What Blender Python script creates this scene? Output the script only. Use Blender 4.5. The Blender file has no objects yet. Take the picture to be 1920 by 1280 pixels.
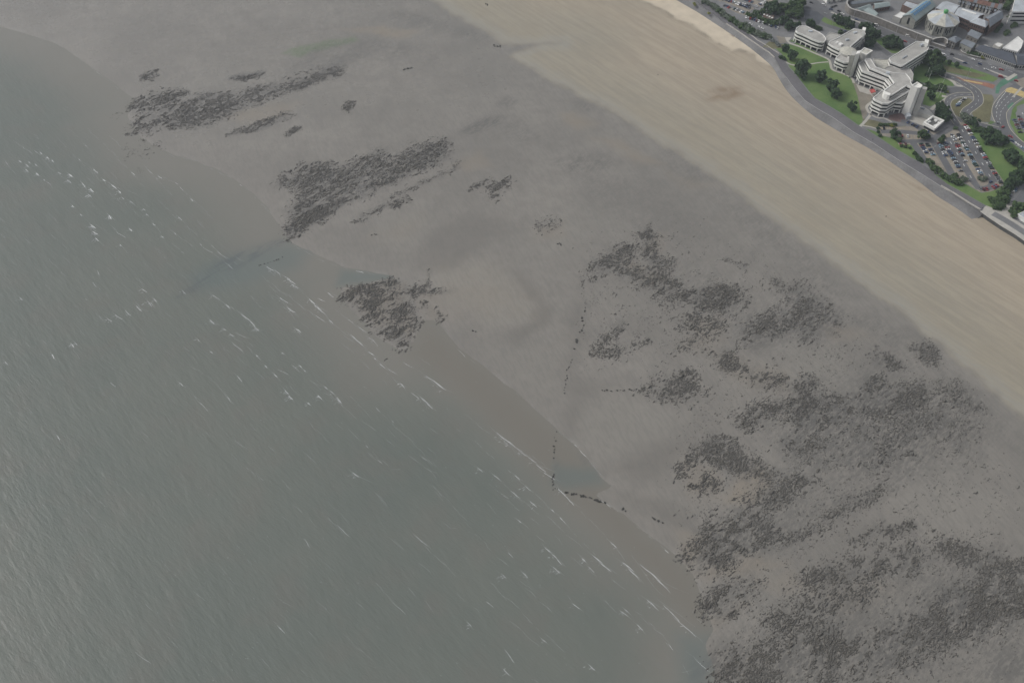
import bpy, bmesh, math, random
import numpy as np
from mathutils import Vector
random.seed(7); rng = np.random.default_rng(11)
R = math.radians
S = bpy.context.scene
COL = S.collection

# ------------------------------------------------------------------ camera
CAM_H, DEP, LENS = 580.0, R(50), 35.0
cd = bpy.data.cameras.new('camera'); cam = bpy.data.objects.new('camera', cd); COL.objects.link(cam)
cam.location = (0, 0, CAM_H); cam.rotation_euler = (R(90) - DEP, 0, 0)
cd.lens = LENS; cd.sensor_width = 36; cd.clip_start = 1; cd.clip_end = 20000
S.camera = cam
# ------------------------------------------------------------------ sky, sun, exposure
SUN_EL, SUN_AZ = R(42), R(-72)          # azimuth clockwise from +Y
w = bpy.data.worlds.new('World'); S.world = w; w.use_nodes = True
nt = w.node_tree; nt.nodes.clear()
sky = nt.nodes.new('ShaderNodeTexSky'); sky.sky_type = 'NISHITA'; sky.sun_disc = False
sky.sun_elevation = SUN_EL; sky.sun_rotation = SUN_AZ; sky.dust_density = 4.0; sky.air_density = 1.0
hs = nt.nodes.new('ShaderNodeHueSaturation'); hs.inputs['Saturation'].default_value = 0.20
bg = nt.nodes.new('ShaderNodeBackground'); bg.inputs[1].default_value = 0.13
wo = nt.nodes.new('ShaderNodeOutputWorld')
nt.links.new(sky.outputs[0], hs.inputs['Color']); nt.links.new(hs.outputs[0], bg.inputs[0]); nt.links.new(bg.outputs[0], wo.inputs[0])
sd = bpy.data.lights.new('sun', 'SUN'); sd.energy = 1.4; sd.angle = R(14); sd.color = (1, .96, .9)
sun = bpy.data.objects.new('sun', sd); COL.objects.link(sun)
sv = Vector((math.sin(SUN_AZ) * math.cos(SUN_EL), math.cos(SUN_AZ) * math.cos(SUN_EL), math.sin(SUN_EL)))
sun.rotation_euler = sv.to_track_quat('Z', 'Y').to_euler(); sun.location = (0, 600, 900)
S.view_settings.view_transform = 'Standard'; S.view_settings.look = 'None'
S.view_settings.exposure = 0.10; S.view_settings.gamma = 1.0

# ------------------------------------------------------------------ pixel -> place (point where the sight line meets height z)
FPX = LENS / 36 * 1920
def P(px, py, z=0.0):
    u, v = (px - 960) / FPX, (640 - py) / FPX
    dy = math.cos(DEP) + v * math.sin(DEP); dz = -math.sin(DEP) + v * math.cos(DEP)
    t = (z - CAM_H) / dz
    return (u * t, dy * t, z)
def P2(px, py, z=0.0): return P(px, py, z)[:2]
def PL(pts, z=0.0): return [P2(a, b, z) for a, b in pts]
def Parr(px, py, z=0.0):
    u, v = (px - 960) / FPX, (640 - py) / FPX
    dy = math.cos(DEP) + v * math.sin(DEP); dz = -math.sin(DEP) + v * math.cos(DEP)
    t = (z - CAM_H) / dz
    return u * t, dy * t
ZT = 5.0                                # level of the town above the beach

# ------------------------------------------------------------------ materials
def new_mat(name):
    m = bpy.data.materials.new(name); m.use_nodes = True
    b = m.node_tree.nodes['Principled BSDF']
    return m, m.node_tree, b
def node(t, kind, **kw):
    n = t.nodes.new(kind)
    for k, v in kw.items(): setattr(n, k, v)
    return n
def noise(t, scale, detail=4, rough=.55, vec=None):
    n = node(t, 'ShaderNodeTexNoise'); n.inputs['Scale'].default_value = scale
    n.inputs['Detail'].default_value = detail; n.inputs['Roughness'].default_value = rough
    if vec is not None: t.links.new(vec, n.inputs['Vector'])
    return n
def ramp(t, src, lo, hi, a=0.0, b=1.0):
    n = node(t, 'ShaderNodeMapRange'); n.interpolation_type = 'SMOOTHSTEP'
    n.inputs[1].default_value = lo; n.inputs[2].default_value = hi
    n.inputs[3].default_value = a; n.inputs[4].default_value = b
    t.links.new(src, n.inputs[0]); return n.outputs[0]
def math2(t, op, a, b):
    n = node(t, 'ShaderNodeMath', operation=op)
    for i, x in enumerate((a, b)):
        if isinstance(x, (int, float)): n.inputs[i].default_value = x
        else: t.links.new(x, n.inputs[i])
    return n.outputs[0]
def mixc(t, fac, a, b, blend='MIX'):
    n = node(t, 'ShaderNodeMix', data_type='RGBA', blend_type=blend)
    for sock, x in ((n.inputs[0], fac), (n.inputs[6], a), (n.inputs[7], b)):
        if isinstance(x, (int, float)): sock.default_value = x
        elif isinstance(x, tuple): sock.default_value = (*x, 1)
        else: t.links.new(x, sock)
    return n.outputs[2]
def attr(t, name):
    n = node(t, 'ShaderNodeAttribute'); n.attribute_name = name; return n.outputs['Fac']
def stretched(t, pos, ang, k):
    a = node(t, 'ShaderNodeMapping'); a.inputs['Rotation'].default_value = (0, 0, -ang); t.links.new(pos, a.inputs[0])
    q = node(t, 'ShaderNodeMapping'); q.inputs['Scale'].default_value = (k, 1, 1); t.links.new(a.outputs[0], q.inputs[0]); return q.outputs[0]
MATS = {}
def plain(name, col, rough=.8, var=.25, scale=.25, bump=0.0, col2=None, metal=0, spec=.3):
    if name in MATS: return MATS[name]
    m, t, b = new_mat(name)
    geo = node(t, 'ShaderNodeNewGeometry').outputs['Position']
    n1 = noise(t, scale, 5, .6, geo); n2 = noise(t, scale * 9, 3, .6, geo)
    f = math2(t, 'ADD', math2(t, 'MULTIPLY', n1.outputs[0], .65), math2(t, 'MULTIPLY', n2.outputs[0], .35))
    f = ramp(t, f, .32, .68)
    c2 = col2 if col2 else tuple(c * (1 - var) for c in col)
    c1 = col if col2 else tuple(min(1, c * (1 + var * .6)) for c in col)
    t.links.new(mixc(t, f, c2, c1), b.inputs['Base Color'])
    b.inputs['Roughness'].default_value = rough; b.inputs['Metallic'].default_value = metal
    b.inputs['Specular IOR Level'].default_value = spec
    if bump:
        bp = node(t, 'ShaderNodeBump'); bp.inputs['Strength'].default_value = bump; bp.inputs['Distance'].default_value = .3
        t.links.new(n2.outputs[0], bp.inputs['Height']); t.links.new(bp.outputs[0], b.inputs['Normal'])
    MATS[name] = m; return m

# ------------------------------------------------------------------ object helpers
def link(o, parent=None):
    COL.objects.link(o)
    if parent is not None: o.parent = parent
    return o
def mesh_obj(name, verts, faces, mat, parent=None, smooth=False):
    me = bpy.data.meshes.new(name); me.from_pydata([tuple(v) for v in verts], [], faces); me.update()
    if mat: me.materials.append(mat)
    if smooth: me.polygons.foreach_set('use_smooth', [True] * len(me.polygons))
    return link(bpy.data.objects.new(name, me), parent)
def big_mesh(name, V, F, mat, parent=None, smooth=False):
    """V (n,3) float array, F (m,k) int array with k = 3 or 4."""
    me = bpy.data.meshes.new(name); k = F.shape[1]
    me.vertices.add(len(V)); me.vertices.foreach_set('co', V.astype(np.float32).ravel())
    me.loops.add(F.size); me.loops.foreach_set('vertex_index', F.astype(np.int32).ravel())
    me.polygons.add(len(F)); me.polygons.foreach_set('loop_start', np.arange(0, F.size, k, dtype=np.int32))
    me.update(calc_edges=True)
    if smooth: me.polygons.foreach_set('use_smooth', np.ones(len(F), dtype=bool))
    if mat: me.materials.append(mat)
    return link(bpy.data.objects.new(name, me), parent)
def empty(name, loc, rz=0.0):
    o = bpy.data.objects.new(name, None); o.location = loc; o.rotation_euler = (0, 0, rz); COL.objects.link(o); return o
def tag(o, label=None, cat=None, group=None, kind=None):
    if label: o['label'] = label
    if cat: o['category'] = cat
    if group: o['group'] = group
    if kind: o['kind'] = kind
    return o
def struct(o): o['kind'] = 'structure'; return o
def parea(p): return .5 * sum(p[i][0] * p[(i + 1) % len(p)][1] - p[(i + 1) % len(p)][0] * p[i][1] for i in range(len(p)))
def ccw(p): return list(p) if parea(p) > 0 else list(p)[::-1]
def inset(p, d):
    p = ccw(p); n = len(p); out = []
    for i in range(n):
        a, b, c = Vector(p[i - 1]), Vector(p[i]), Vector(p[(i + 1) % n])
        e1 = (b - a).normalized(); e2 = (c - b).normalized()
        n1 = Vector((-e1.y, e1.x)); n2 = Vector((-e2.y, e2.x))
        m = n1 + n2
        if m.length < 1e-4: m = n1.copy()
        m.normalize(); k = max(.45, m.dot(n1))
        q = b + m * (d / k); out.append((q.x, q.y))
    return out
def prism_data(p, z0, z1):
    p = ccw(p); n = len(p)
    V = [(x, y, z0) for x, y in p] + [(x, y, z1) for x, y in p]
    F = [tuple(range(n - 1, -1, -1)), tuple(range(n, 2 * n))]
    F += [(i, (i + 1) % n, n + (i + 1) % n, n + i) for i in range(n)]
    return V, F
def prism(name, p, z0, z1, mat, parent=None, origin=(0, 0, 0)):
    V, F = prism_data(p, z0, z1)
    V = [(a - origin[0], b - origin[1], c - origin[2]) for a, b, c in V]
    return mesh_obj(name, V, F, mat, parent)
def ring(name, po, pi, z0, z1, mat, parent, origin):
    n = len(po); V = []
    for pp, z in ((po, z0), (po, z1), (pi, z1), (pi, z0)): V += [(x - origin[0], y - origin[1], z - origin[2]) for x, y in pp]
    F = []
    for i in range(n):
        j = (i + 1) % n
        for a in range(3): F.append((a * n + i, a * n + j, (a + 1) * n + j, (a + 1) * n + i))
    return mesh_obj(name, V, F, mat, parent)
def sheet(name, p, z, mat, parent=None): return mesh_obj(name, [(x, y, z) for x, y in ccw(p)], [tuple(range(len(p)))], mat, parent)
def strip_pts(pl, wd):
    L, Rr = [], []
    for i, q in enumerate(pl):
        a = Vector(pl[max(0, i - 1)]); b = Vector(pl[min(len(pl) - 1, i + 1)]); d = (b - a)
        if d.length < 1e-6: d = Vector((1, 0))
        d.normalize(); nn = Vector((-d.y, d.x)) * (wd / 2)
        L.append((q[0] + nn.x, q[1] + nn.y)); Rr.append((q[0] - nn.x, q[1] - nn.y))
    return L, Rr
def smooth_pl(pts, k=4):
    out = []
    n = len(pts)
    for i in range(n - 1):
        p0, p1, p2, p3 = [np.array(pts[max(0, min(n - 1, j))], float) for j in (i - 1, i, i + 1, i + 2)]
        for s in range(k):
            t = s / k
            out.append(tuple(.5 * ((2 * p1) + (-p0 + p2) * t + (2 * p0 - 5 * p1 + 4 * p2 - p3) * t * t + (-p0 + 3 * p1 - 3 * p2 + p3) * t ** 3)))
    out.append(tuple(pts[-1])); return out
def strip(name, pxs, wd, z, mat, parent=None, h=0.0, curve=True):
    pl = PL(pxs, ZT)
    if curve and len(pl) > 2: pl = smooth_pl(pl)
    L, Rr = strip_pts(pl, wd); n = len(pl)
    V = [(x, y, z) for x, y in L] + [(x, y, z) for x, y in Rr]
    F = [(i, n + i, n + i + 1, i + 1) for i in range(n - 1)]
    if h:
        V += [(x, y, z + h) for x, y in L] + [(x, y, z + h) for x, y in Rr]
        F = []
        for i in range(n - 1):
            a, b, c, d = i, n + i, 2 * n + i, 3 * n + i
            F += [(c, d, d + 1, c + 1), (a, c, c + 1, a + 1), (b, b + 1, d + 1, d)]
        F += [(0, n, 3 * n, 2 * n), (n - 1, 3 * n - 1, 4 * n - 1, 2 * n - 1)]
    return mesh_obj(name, V, F, mat, parent)

# ------------------------------------------------------------------ numpy fields
def seg_dist(X, Y, pl, closed=False):
    D = np.full(X.shape, 1e12); n = len(pl)
    for i in range(n if closed else n - 1):
        ax, ay = pl[i]; bx, by = pl[(i + 1) % n]
        dx, dy = bx - ax, by - ay; L2 = dx * dx + dy * dy + 1e-9
        t = np.clip(((X - ax) * dx + (Y - ay) * dy) / L2, 0, 1)
        D = np.minimum(D, (X - ax - t * dx) ** 2 + (Y - ay - t * dy) ** 2)
    return np.sqrt(D)
def inside(X, Y, p):
    c = np.zeros(X.shape, bool); n = len(p)
    for i in range(n):
        ax, ay = p[i]; bx, by = p[(i + 1) % n]
        if ay == by: continue
        c ^= ((ay > Y) != (by > Y)) & (X < (bx - ax) * (Y - ay) / (by - ay) + ax)
    return c
def sdf(X, Y, p):                       # positive inside
    d = seg_dist(X, Y, p, True); return np.where(inside(X, Y, p), d, -d)
def sst(x, a, b): t = np.clip((x - a) / (b - a), 0, 1); return t * t * (3 - 2 * t)
TAB = rng.random((256, 256))
def vnoise(x, y):
    xi = np.floor(x).astype(int); yi = np.floor(y).astype(int); fx = x - xi; fy = y - yi
    fx = fx * fx * (3 - 2 * fx); fy = fy * fy * (3 - 2 * fy)
    g = lambda a, b: TAB[a & 255, b & 255]
    return (g(xi, yi) * (1 - fx) + g(xi + 1, yi) * fx) * (1 - fy) + (g(xi, yi + 1) * (1 - fx) + g(xi + 1, yi + 1) * fx) * fy
def fbm(x, y, o=4):
    s = np.zeros(np.shape(x)); a = 1.0; tot = 0
    for k in range(o): s = s + a * vnoise(x * 2 ** k + 17.3 * k, y * 2 ** k + 5.1 * k); tot += a; a *= .55
    return s / tot
def mask(X, Y, pxpoly, soft, z=.6):
    """soft-edged 0..1 field of a polygon given in photo pixels, evaluated at places X, Y"""
    p = PL(pxpoly, z); xs = [a for a, b in p]; ys = [b for a, b in p]
    out = np.zeros(X.shape)
    bb = (X > min(xs) - soft) & (X < max(xs) + soft) & (Y > min(ys) - soft) & (Y < max(ys) + soft)
    if bb.any(): out[bb] = sst(sdf(X[bb], Y[bb], p), -soft, soft)
    return out

# ================================================================== BEACH AND SEA
SHORE = [(-420, -60), (-200, 20), (0, 50), (60, 66), (110, 83), (155, 115), (197, 147), (225, 168), (250, 185), (238, 215), (262, 255), (300, 280), (330, 292), (367, 303),
         (437, 337), (477, 367), (513, 410), (535, 440), (552, 458), (600, 485), (650, 502), (727, 515), (755, 520), (700, 528), (640, 538), (640, 556), (670, 590), (715, 640),
         (755, 660), (775, 640), (790, 600), (812, 600), (850, 645), (900, 685), (960, 728), (1020, 780), (1060, 817), (1093, 847),
         (1127, 893), (1150, 912), (1118, 925), (1130, 940), (1173, 970), (1213, 1000), (1243, 1023), (1270, 1045), (1300, 1075), (1312, 1110),
         (1322, 1140), (1335, 1180), (1322, 1210), (1335, 1250), (1345, 1330), (1400, 1500)]
shore_w = PL(SHORE, 0)
SEA = shore_w + [(shore_w[-1][0], -6000), (-9000, -6000), (-9000, shore_w[0][1])]
def axis(a, b, step, far_lo, far_hi):
    core = np.arange(a, b + step, step); lo, hi = [], []
    s, x = step, a
    while x > far_lo: s *= 1.35; x -= s; lo.append(x)
    s, x = step, core[-1]
    while x < far_hi: s *= 1.35; x += s; hi.append(x)
    return np.array(lo[::-1] + list(core) + hi)
def height(X, Y, d):
    """d: metres inland of the water's edge (negative = out at sea)"""
    n = (fbm(X / 26, Y / 26, 4) - .5)
    return np.where(d > 0, 1.8 * (1 - np.exp(-d / 170)), np.maximum(d * .022, -6)) + n * .10 * np.exp(-np.abs(d) / 220)
gx = axis(-580, 580, 2.0, -9000, 9000); gy = axis(185, 1010, 2.0, -5000, 12000)
GX, GY = np.meshgrid(gx, gy); X, Y = GX.ravel(), GY.ravel()
D = -sdf(X, Y, SEA); Z = height(X, Y, D)
nx, ny = len(gx), len(gy)
idx = np.arange(nx * ny).reshape(ny, nx)
FQ = np.stack([idx[:-1, :-1].ravel(), idx[:-1, 1:].ravel(), idx[1:, 1:].ravel(), idx[1:, :-1].ravel()], 1)
warp = 7 * (fbm(X / 30, Y / 30) - .5) * 2
Xw, Yw = X + warp * 1.0, Y + 7 * 2 * (fbm(X / 30 + 50, Y / 30 + 9) - .5)

# ---- fields of the flat: dry sand, pale blown sand, mussel stain, tan sand, smooth mud, algae
DRYE = [(700, -60), (807, 0), (847, 25), (885, 46), (923, 66), (934, 78), (962, 84), (1000, 83.5), (1050, 82), (1000, 88), (968, 98), (960, 110), (1040, 157), (1133, 203), (1240, 270),
        (1280, 290), (1375, 356), (1473, 430), (1580, 507), (1693, 587), (1780, 663), (1847, 720), (1887, 760), (1920, 786), (2100, 950)]
DRY = DRYE + [(2600, 800), (2600, -60)]
STRAND = [(1130, -60), (1215, 3), (1240, 18), (1262, 32), (1290, 45), (1322, 66), (1350, 84), (1372, 97), (1384, 95), (1400, 101), (1412, 106), (1430, 120), (1448, 127), (1458, 132), (1500, 100), (1380, -60)]
dry_p = PL(DRY, .8); ddry = sdf(Xw * .35 + X * .65, Yw * .35 + Y * .65, dry_p)
A = {}
ddry = ddry + 9 * (fbm(X / 9, Y / 9, 4) - .5)
A['dry'] = sst(ddry, -5.0, 6.0)
A['crest'] = sst(ddry, -1, 3) * (1 - sst(ddry, 6, 18))
A['pale'] = mask(Xw, Yw, STRAND, 3.0, 1.6)
A['upper'] = sst(ddry, 25, 115)
A['wrack'] = np.exp(-(seg_dist(Xw, Yw, PL(STRAND[1:-2], 1.6)) / 2.4) ** 2)
# shore-parallel coordinate for streaks
e0, e1 = np.array(P2(960, 110)), np.array(P2(1780, 663)); sdir = (e1 - e0) / np.linalg.norm(e1 - e0)
# patches of mussel scar: label, polygon (photo px), density, clump radius, edge softness, stain
PATCH = [
 ('long streaky mussel scar running out from the wet sand to the sea edge', [(233,242),(262,222),(240,207),(236,195),(262,185),(280,175),(300,173),(345,170),(345,178),(330,190),(350,190),(365,178),(400,175),(440,178),(480,165),(520,158),(560,142),(600,132),(650,122),(640,138),(600,155),(570,165),(540,172),(500,190),(460,205),(420,222),(390,232),(360,240),(330,242),(300,240),(270,250),(245,252)], .42, .75, 5, .45),
 ('small arched mussel clump alone on smooth grey flat', [(263,152),(272,140),(285,134),(300,141),(292,149),(275,150)], .55, .7, 2, .4),
 ('short dark mussel streak beside the long scar', [(422,153),(445,143),(470,140),(497,137),(482,148),(450,155)], .6, .7, 2, .5),
 ('thin slanting mussel ridge below the long scar', [(428,253),(455,240),(485,230),(510,222),(552,211),(545,222),(500,238),(460,250)], .6, .7, 2, .4),
 ('little mussel streak beside the thin slanting ridge', [(527,254),(545,243),(567,239),(552,250)], .6, .7, 2, .3),
 ('isolated dark mussel knot on bare flat between two scars', [(640,207),(650,195),(668,193),(662,203),(650,209)], .55, .7, 2, .3),
 ('scattered mussel tufts standing in shallow water off the long scar', [(212,292),(225,280),(240,266),(268,258),(300,268),(298,284),(275,293),(240,292)], .11, .7, 5, .1),
 ('drowned mussel tufts among the breaking waves', [(258,327),(268,316),(278,318),(274,330)], .32, .7, 2, .1),
 ('tiny mussel tuft in the still shallows', [(207,220),(215,213),(224,215),(216,220)], .3, .6, 2, .1),
 ('broad dark mussel scar reaching the water in a black tip', [(518,342),(530,325),(555,325),(565,312),(590,305),(620,310),(628,320),(650,315),(690,292),(715,285),(730,300),(760,285),(800,265),(835,262),(845,285),(838,297),(805,315),(770,330),(740,345),(700,360),(680,372),(650,382),(620,397),(612,410),(580,427),(555,442),(533,450),(535,435),(550,410),(540,390),(558,375),(555,360),(545,352),(525,350)], .45, .75, 6, .55),
 ('black weedy foot of the broad scar at the water', [(532,449),(540,430),(552,415),(580,400),(620,385),(650,372),(655,382),(620,400),(600,415),(570,432)], .7, .7, 3, .75),
 ('narrow broken mussel ridge beside the broad scar', [(664,418),(680,405),(700,395),(730,381),(762,364),(768,374),(742,388),(712,402),(682,419)], .5, .7, 2, .3),
 ('thin mussel ridge trailing off over bare flat', [(700,388),(740,366),(780,348),(830,325),(866,303),(862,312),(820,334),(775,356),(735,378)], .35, .6, 3, .3),
 ('ring of brown mussel clumps on smooth sand', [(880,354),(890,342),(915,337),(920,345),(942,334),(956,345),(953,358),(940,360),(937,374),(925,379),(912,370),(920,357),(900,357)], .5, .75, 3, .2),
 ('small reddish mussel group on pale flat', [(1004,424),(1012,412),(1050,405),(1055,418),(1040,434),(1020,438)], .28, .7, 3, .2),
 ('fan of coarse mussel clumps lapped by water', [(638,540),(690,530),(740,524),(770,533),(800,545),(772,560),(776,590),(782,605),(768,625),(772,650),(745,656),(725,640),(700,615),(675,590),(655,570),(640,556)], .55, .8, 5, .3),
 ('dark tail of clumps running inland from the fan', [(780,549),(800,540),(850,542),(852,548),(800,552)], .5, .6, 2, .2),
 ('short upright row of clumps above the fan', [(791,548),(797,508),(802,508),(798,548)], .5, .55, 1.5, .2),
 ('two dark clumps on sand beside the fan', [(790,575),(800,563),(812,572),(806,580),(835,590),(832,608),(818,604),(820,592)], .35, .75, 2, .2),
 ('loose mussel group heading the scattered middle bed', [(1112,505),(1125,478),(1150,466),(1178,458),(1192,465),(1182,480),(1168,490),(1176,500),(1192,500),(1186,512),(1160,520),(1145,508),(1120,525),(1095,537)], .42, .8, 5, .25),
 ('curved dark arm of the scattered middle bed', [(1195,440),(1215,426),(1226,440),(1238,460),(1228,475),(1243,485),(1265,492),(1264,504),(1245,506),(1225,492),(1210,480),(1203,460)], .5, .75, 4, .35),
 ('wide belt of clumps through the middle bed', [(1180,515),(1210,505),(1230,500),(1250,515),(1275,530),(1300,545),(1330,538),(1370,538),(1392,560),(1408,580),(1380,592),(1350,586),(1320,582),(1300,570),(1270,566),(1240,548),(1215,540),(1190,535)], .48, .8, 5, .3),
 ('open scatter of clumps below the middle belt', [(1225,550),(1248,556),(1268,575),(1290,590),(1330,590),(1358,610),(1352,628),(1310,642),(1290,655),(1270,650),(1300,630),(1266,618),(1280,600),(1262,585)], .3, .85, 6, .1),
 ('ragged mussel knot on sand below the middle bed', [(1118,646),(1130,625),(1150,612),(1180,606),(1172,625),(1147,635),(1132,649)], .45, .75, 3, .2),
 ('low line of clumps on sand beside a white float', [(1104,668),(1120,655),(1150,650),(1180,650),(1215,635),(1222,642),(1192,655),(1172,668),(1155,676),(1130,670)], .32, .75, 3, .15),
 ('rounded blue-grey mussel mound at the creek head', [(1200,738),(1230,720),(1260,705),(1280,693),(1302,700),(1322,725),(1326,740),(1300,746),(1270,756),(1250,746),(1225,747)], .5, .75, 5, .25),
 ('curving mussel ridge between two bare pans', [(1325,668),(1362,655),(1392,680),(1430,693),(1465,700),(1478,715),(1455,732),(1420,726),(1390,706),(1350,692)], .5, .8, 5, .3),
 ('triangular mussel scar against the firm sand', [(1375,640),(1400,610),(1430,590),(1460,578),(1482,560),(1480,540),(1500,533),(1530,545),(1560,570),(1582,595),(1560,622),(1540,610),(1512,642),(1488,646),(1500,620),(1470,620),(1440,632),(1400,652)], .42, .75, 7, .5),
 ('small mussel tuft by the triangular scar', [(1438,548),(1450,524),(1467,528),(1472,546),(1455,552)], .4, .7, 3, .3),
 ('thin mussel line on the upper flat', [(1352,485),(1362,478),(1402,500),(1400,508)], .35, .7, 2, .2),
 ('small scar of clumps under the sand edge', [(1628,668),(1650,655),(1682,668),(1698,688),(1680,692),(1650,682)], .45, .75, 4, .35),
 ('hooked dark scar hugging the sand edge', [(1708,655),(1740,643),(1768,665),(1758,688),(1725,678)], .34, .7, 5, .5),
 ('leaf-shaped mussel scar beside a bare pan', [(1380,792),(1400,765),(1430,753),(1462,757),(1480,743),(1502,738),(1534,743),(1512,766),(1480,777),(1440,787),(1400,802)], .5, .8, 5, .35),
 ('dense grey mussel bank above the creek', [(1288,852),(1310,830),(1335,813),(1362,825),(1387,840),(1402,860),(1432,868),(1455,880),(1440,897),(1400,892),(1370,882),(1330,862)], .6, .75, 5, .5),
 ('sparse clumps on orange sand by the creek', [(1266,872),(1290,855),(1320,865),(1332,895),(1352,900),(1347,922),(1310,927),(1280,912),(1268,892)], .36, .85, 4, .1),
 ('large dense scar with orange sand at its foot', [(1306,1012),(1318,985),(1350,970),(1390,953),(1422,958),(1442,975),(1452,1000),(1432,1017),(1400,1032),(1370,1052),(1340,1067),(1300,1062),(1272,1058),(1290,1030)], .55, .8, 6, .4),
 ('oval dark scar at the seaward side of the flat', [(1300,1122),(1340,1100),(1380,1085),(1402,1078),(1432,1095),(1438,1117),(1400,1132),(1370,1152),(1340,1162),(1318,1147)], .55, .8, 5, .35),
 ('broad mottled scar filling the inner flat', [(1478,722),(1510,703),(1532,715),(1542,740),(1580,740),(1610,730),(1625,698),(1660,708),(1690,720),(1712,723),(1742,735),(1758,755),(1722,772),(1680,772),(1640,787),(1600,802),(1560,802),(1540,832),(1500,852),(1468,842),(1500,810),(1480,790),(1500,760)], .42, .8, 8, .5),
 ('striped mussel patch next to the firm sand', [(1752,722),(1790,713),(1822,738),(1845,772),(1810,767),(1780,757)], .3, .75, 6, .45),
 ('pale mottled bed behind the broad scar', [(1540,830),(1600,805),(1680,778),(1760,758),(1830,800),(1800,850),(1720,860),(1640,880),(1560,880),(1500,870)], .2, .7, 12, .4),
 ('long diagonal band of clumps over grey mud', [(1355,962),(1400,935),(1440,915),(1480,893),(1532,888),(1538,910),(1500,932),(1450,947),(1400,967)], .4, .8, 5, .3),
 ('thin diagonal ridge crossing the grey mud', [(1448,1022),(1500,1000),(1540,982),(1600,940),(1660,905),(1668,912),(1610,950),(1560,985),(1500,1012)], .38, .8, 5, .3),
 ('upper crescent scar beside a smooth pan', [(1586,1012),(1640,990),(1702,978),(1715,990),(1662,1006),(1600,1022)], .45, .8, 5, .3),
 ('heavy weedy scar below the crescent', [(1495,1082),(1560,1058),(1620,1043),(1680,1028),(1718,1023),(1724,1050),(1700,1072),(1650,1078),(1600,1092),(1560,1102),(1515,1108)], .46, .8, 6, .35),
 ('ragged strip of clumps on tan mud', [(1428,1162),(1480,1140),(1540,1118),(1600,1098),(1655,1108),(1600,1142),(1550,1162),(1500,1182),(1450,1192)], .34, .85, 6, .25),
 ('dark tuft group at the corner of the great bed', [(1752,1017),(1780,1008),(1830,1028),(1885,1028),(1895,1062),(1870,1082),(1820,1062),(1780,1052)], .4, .8, 5, .4),
 ('great continuous mussel bed', [(1600,1275),(1622,1230),(1640,1190),(1680,1150),(1740,1128),(1800,1108),(1850,1078),(1905,1060),(1960,1060),(1960,1150),(1880,1172),(1830,1192),(1780,1202),(1720,1232),(1660,1275)], .5, .8, 8, .5),
 ('weedy scar sinking into the sea at the flat edge', [(1315,1290),(1330,1232),(1362,1208),(1400,1220),(1480,1200),(1560,1178),(1602,1190),(1625,1220),(1600,1252),(1560,1290)], .42, .85, 7, .35),
 ('sparse clumps on bare mud around the great bed', [(1290,950),(1560,860),(1900,870),(1925,1290),(1320,1290),(1300,1100)], .085, .62, 25, .0),
 ('sparse clumps on bare mud along the inner flat', [(1090,470),(1240,410),(1420,480),(1700,680),(1860,800),(1560,860),(1270,900),(1280,740),(1230,680),(1100,690)], .055, .62, 25, .0),
]
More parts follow.
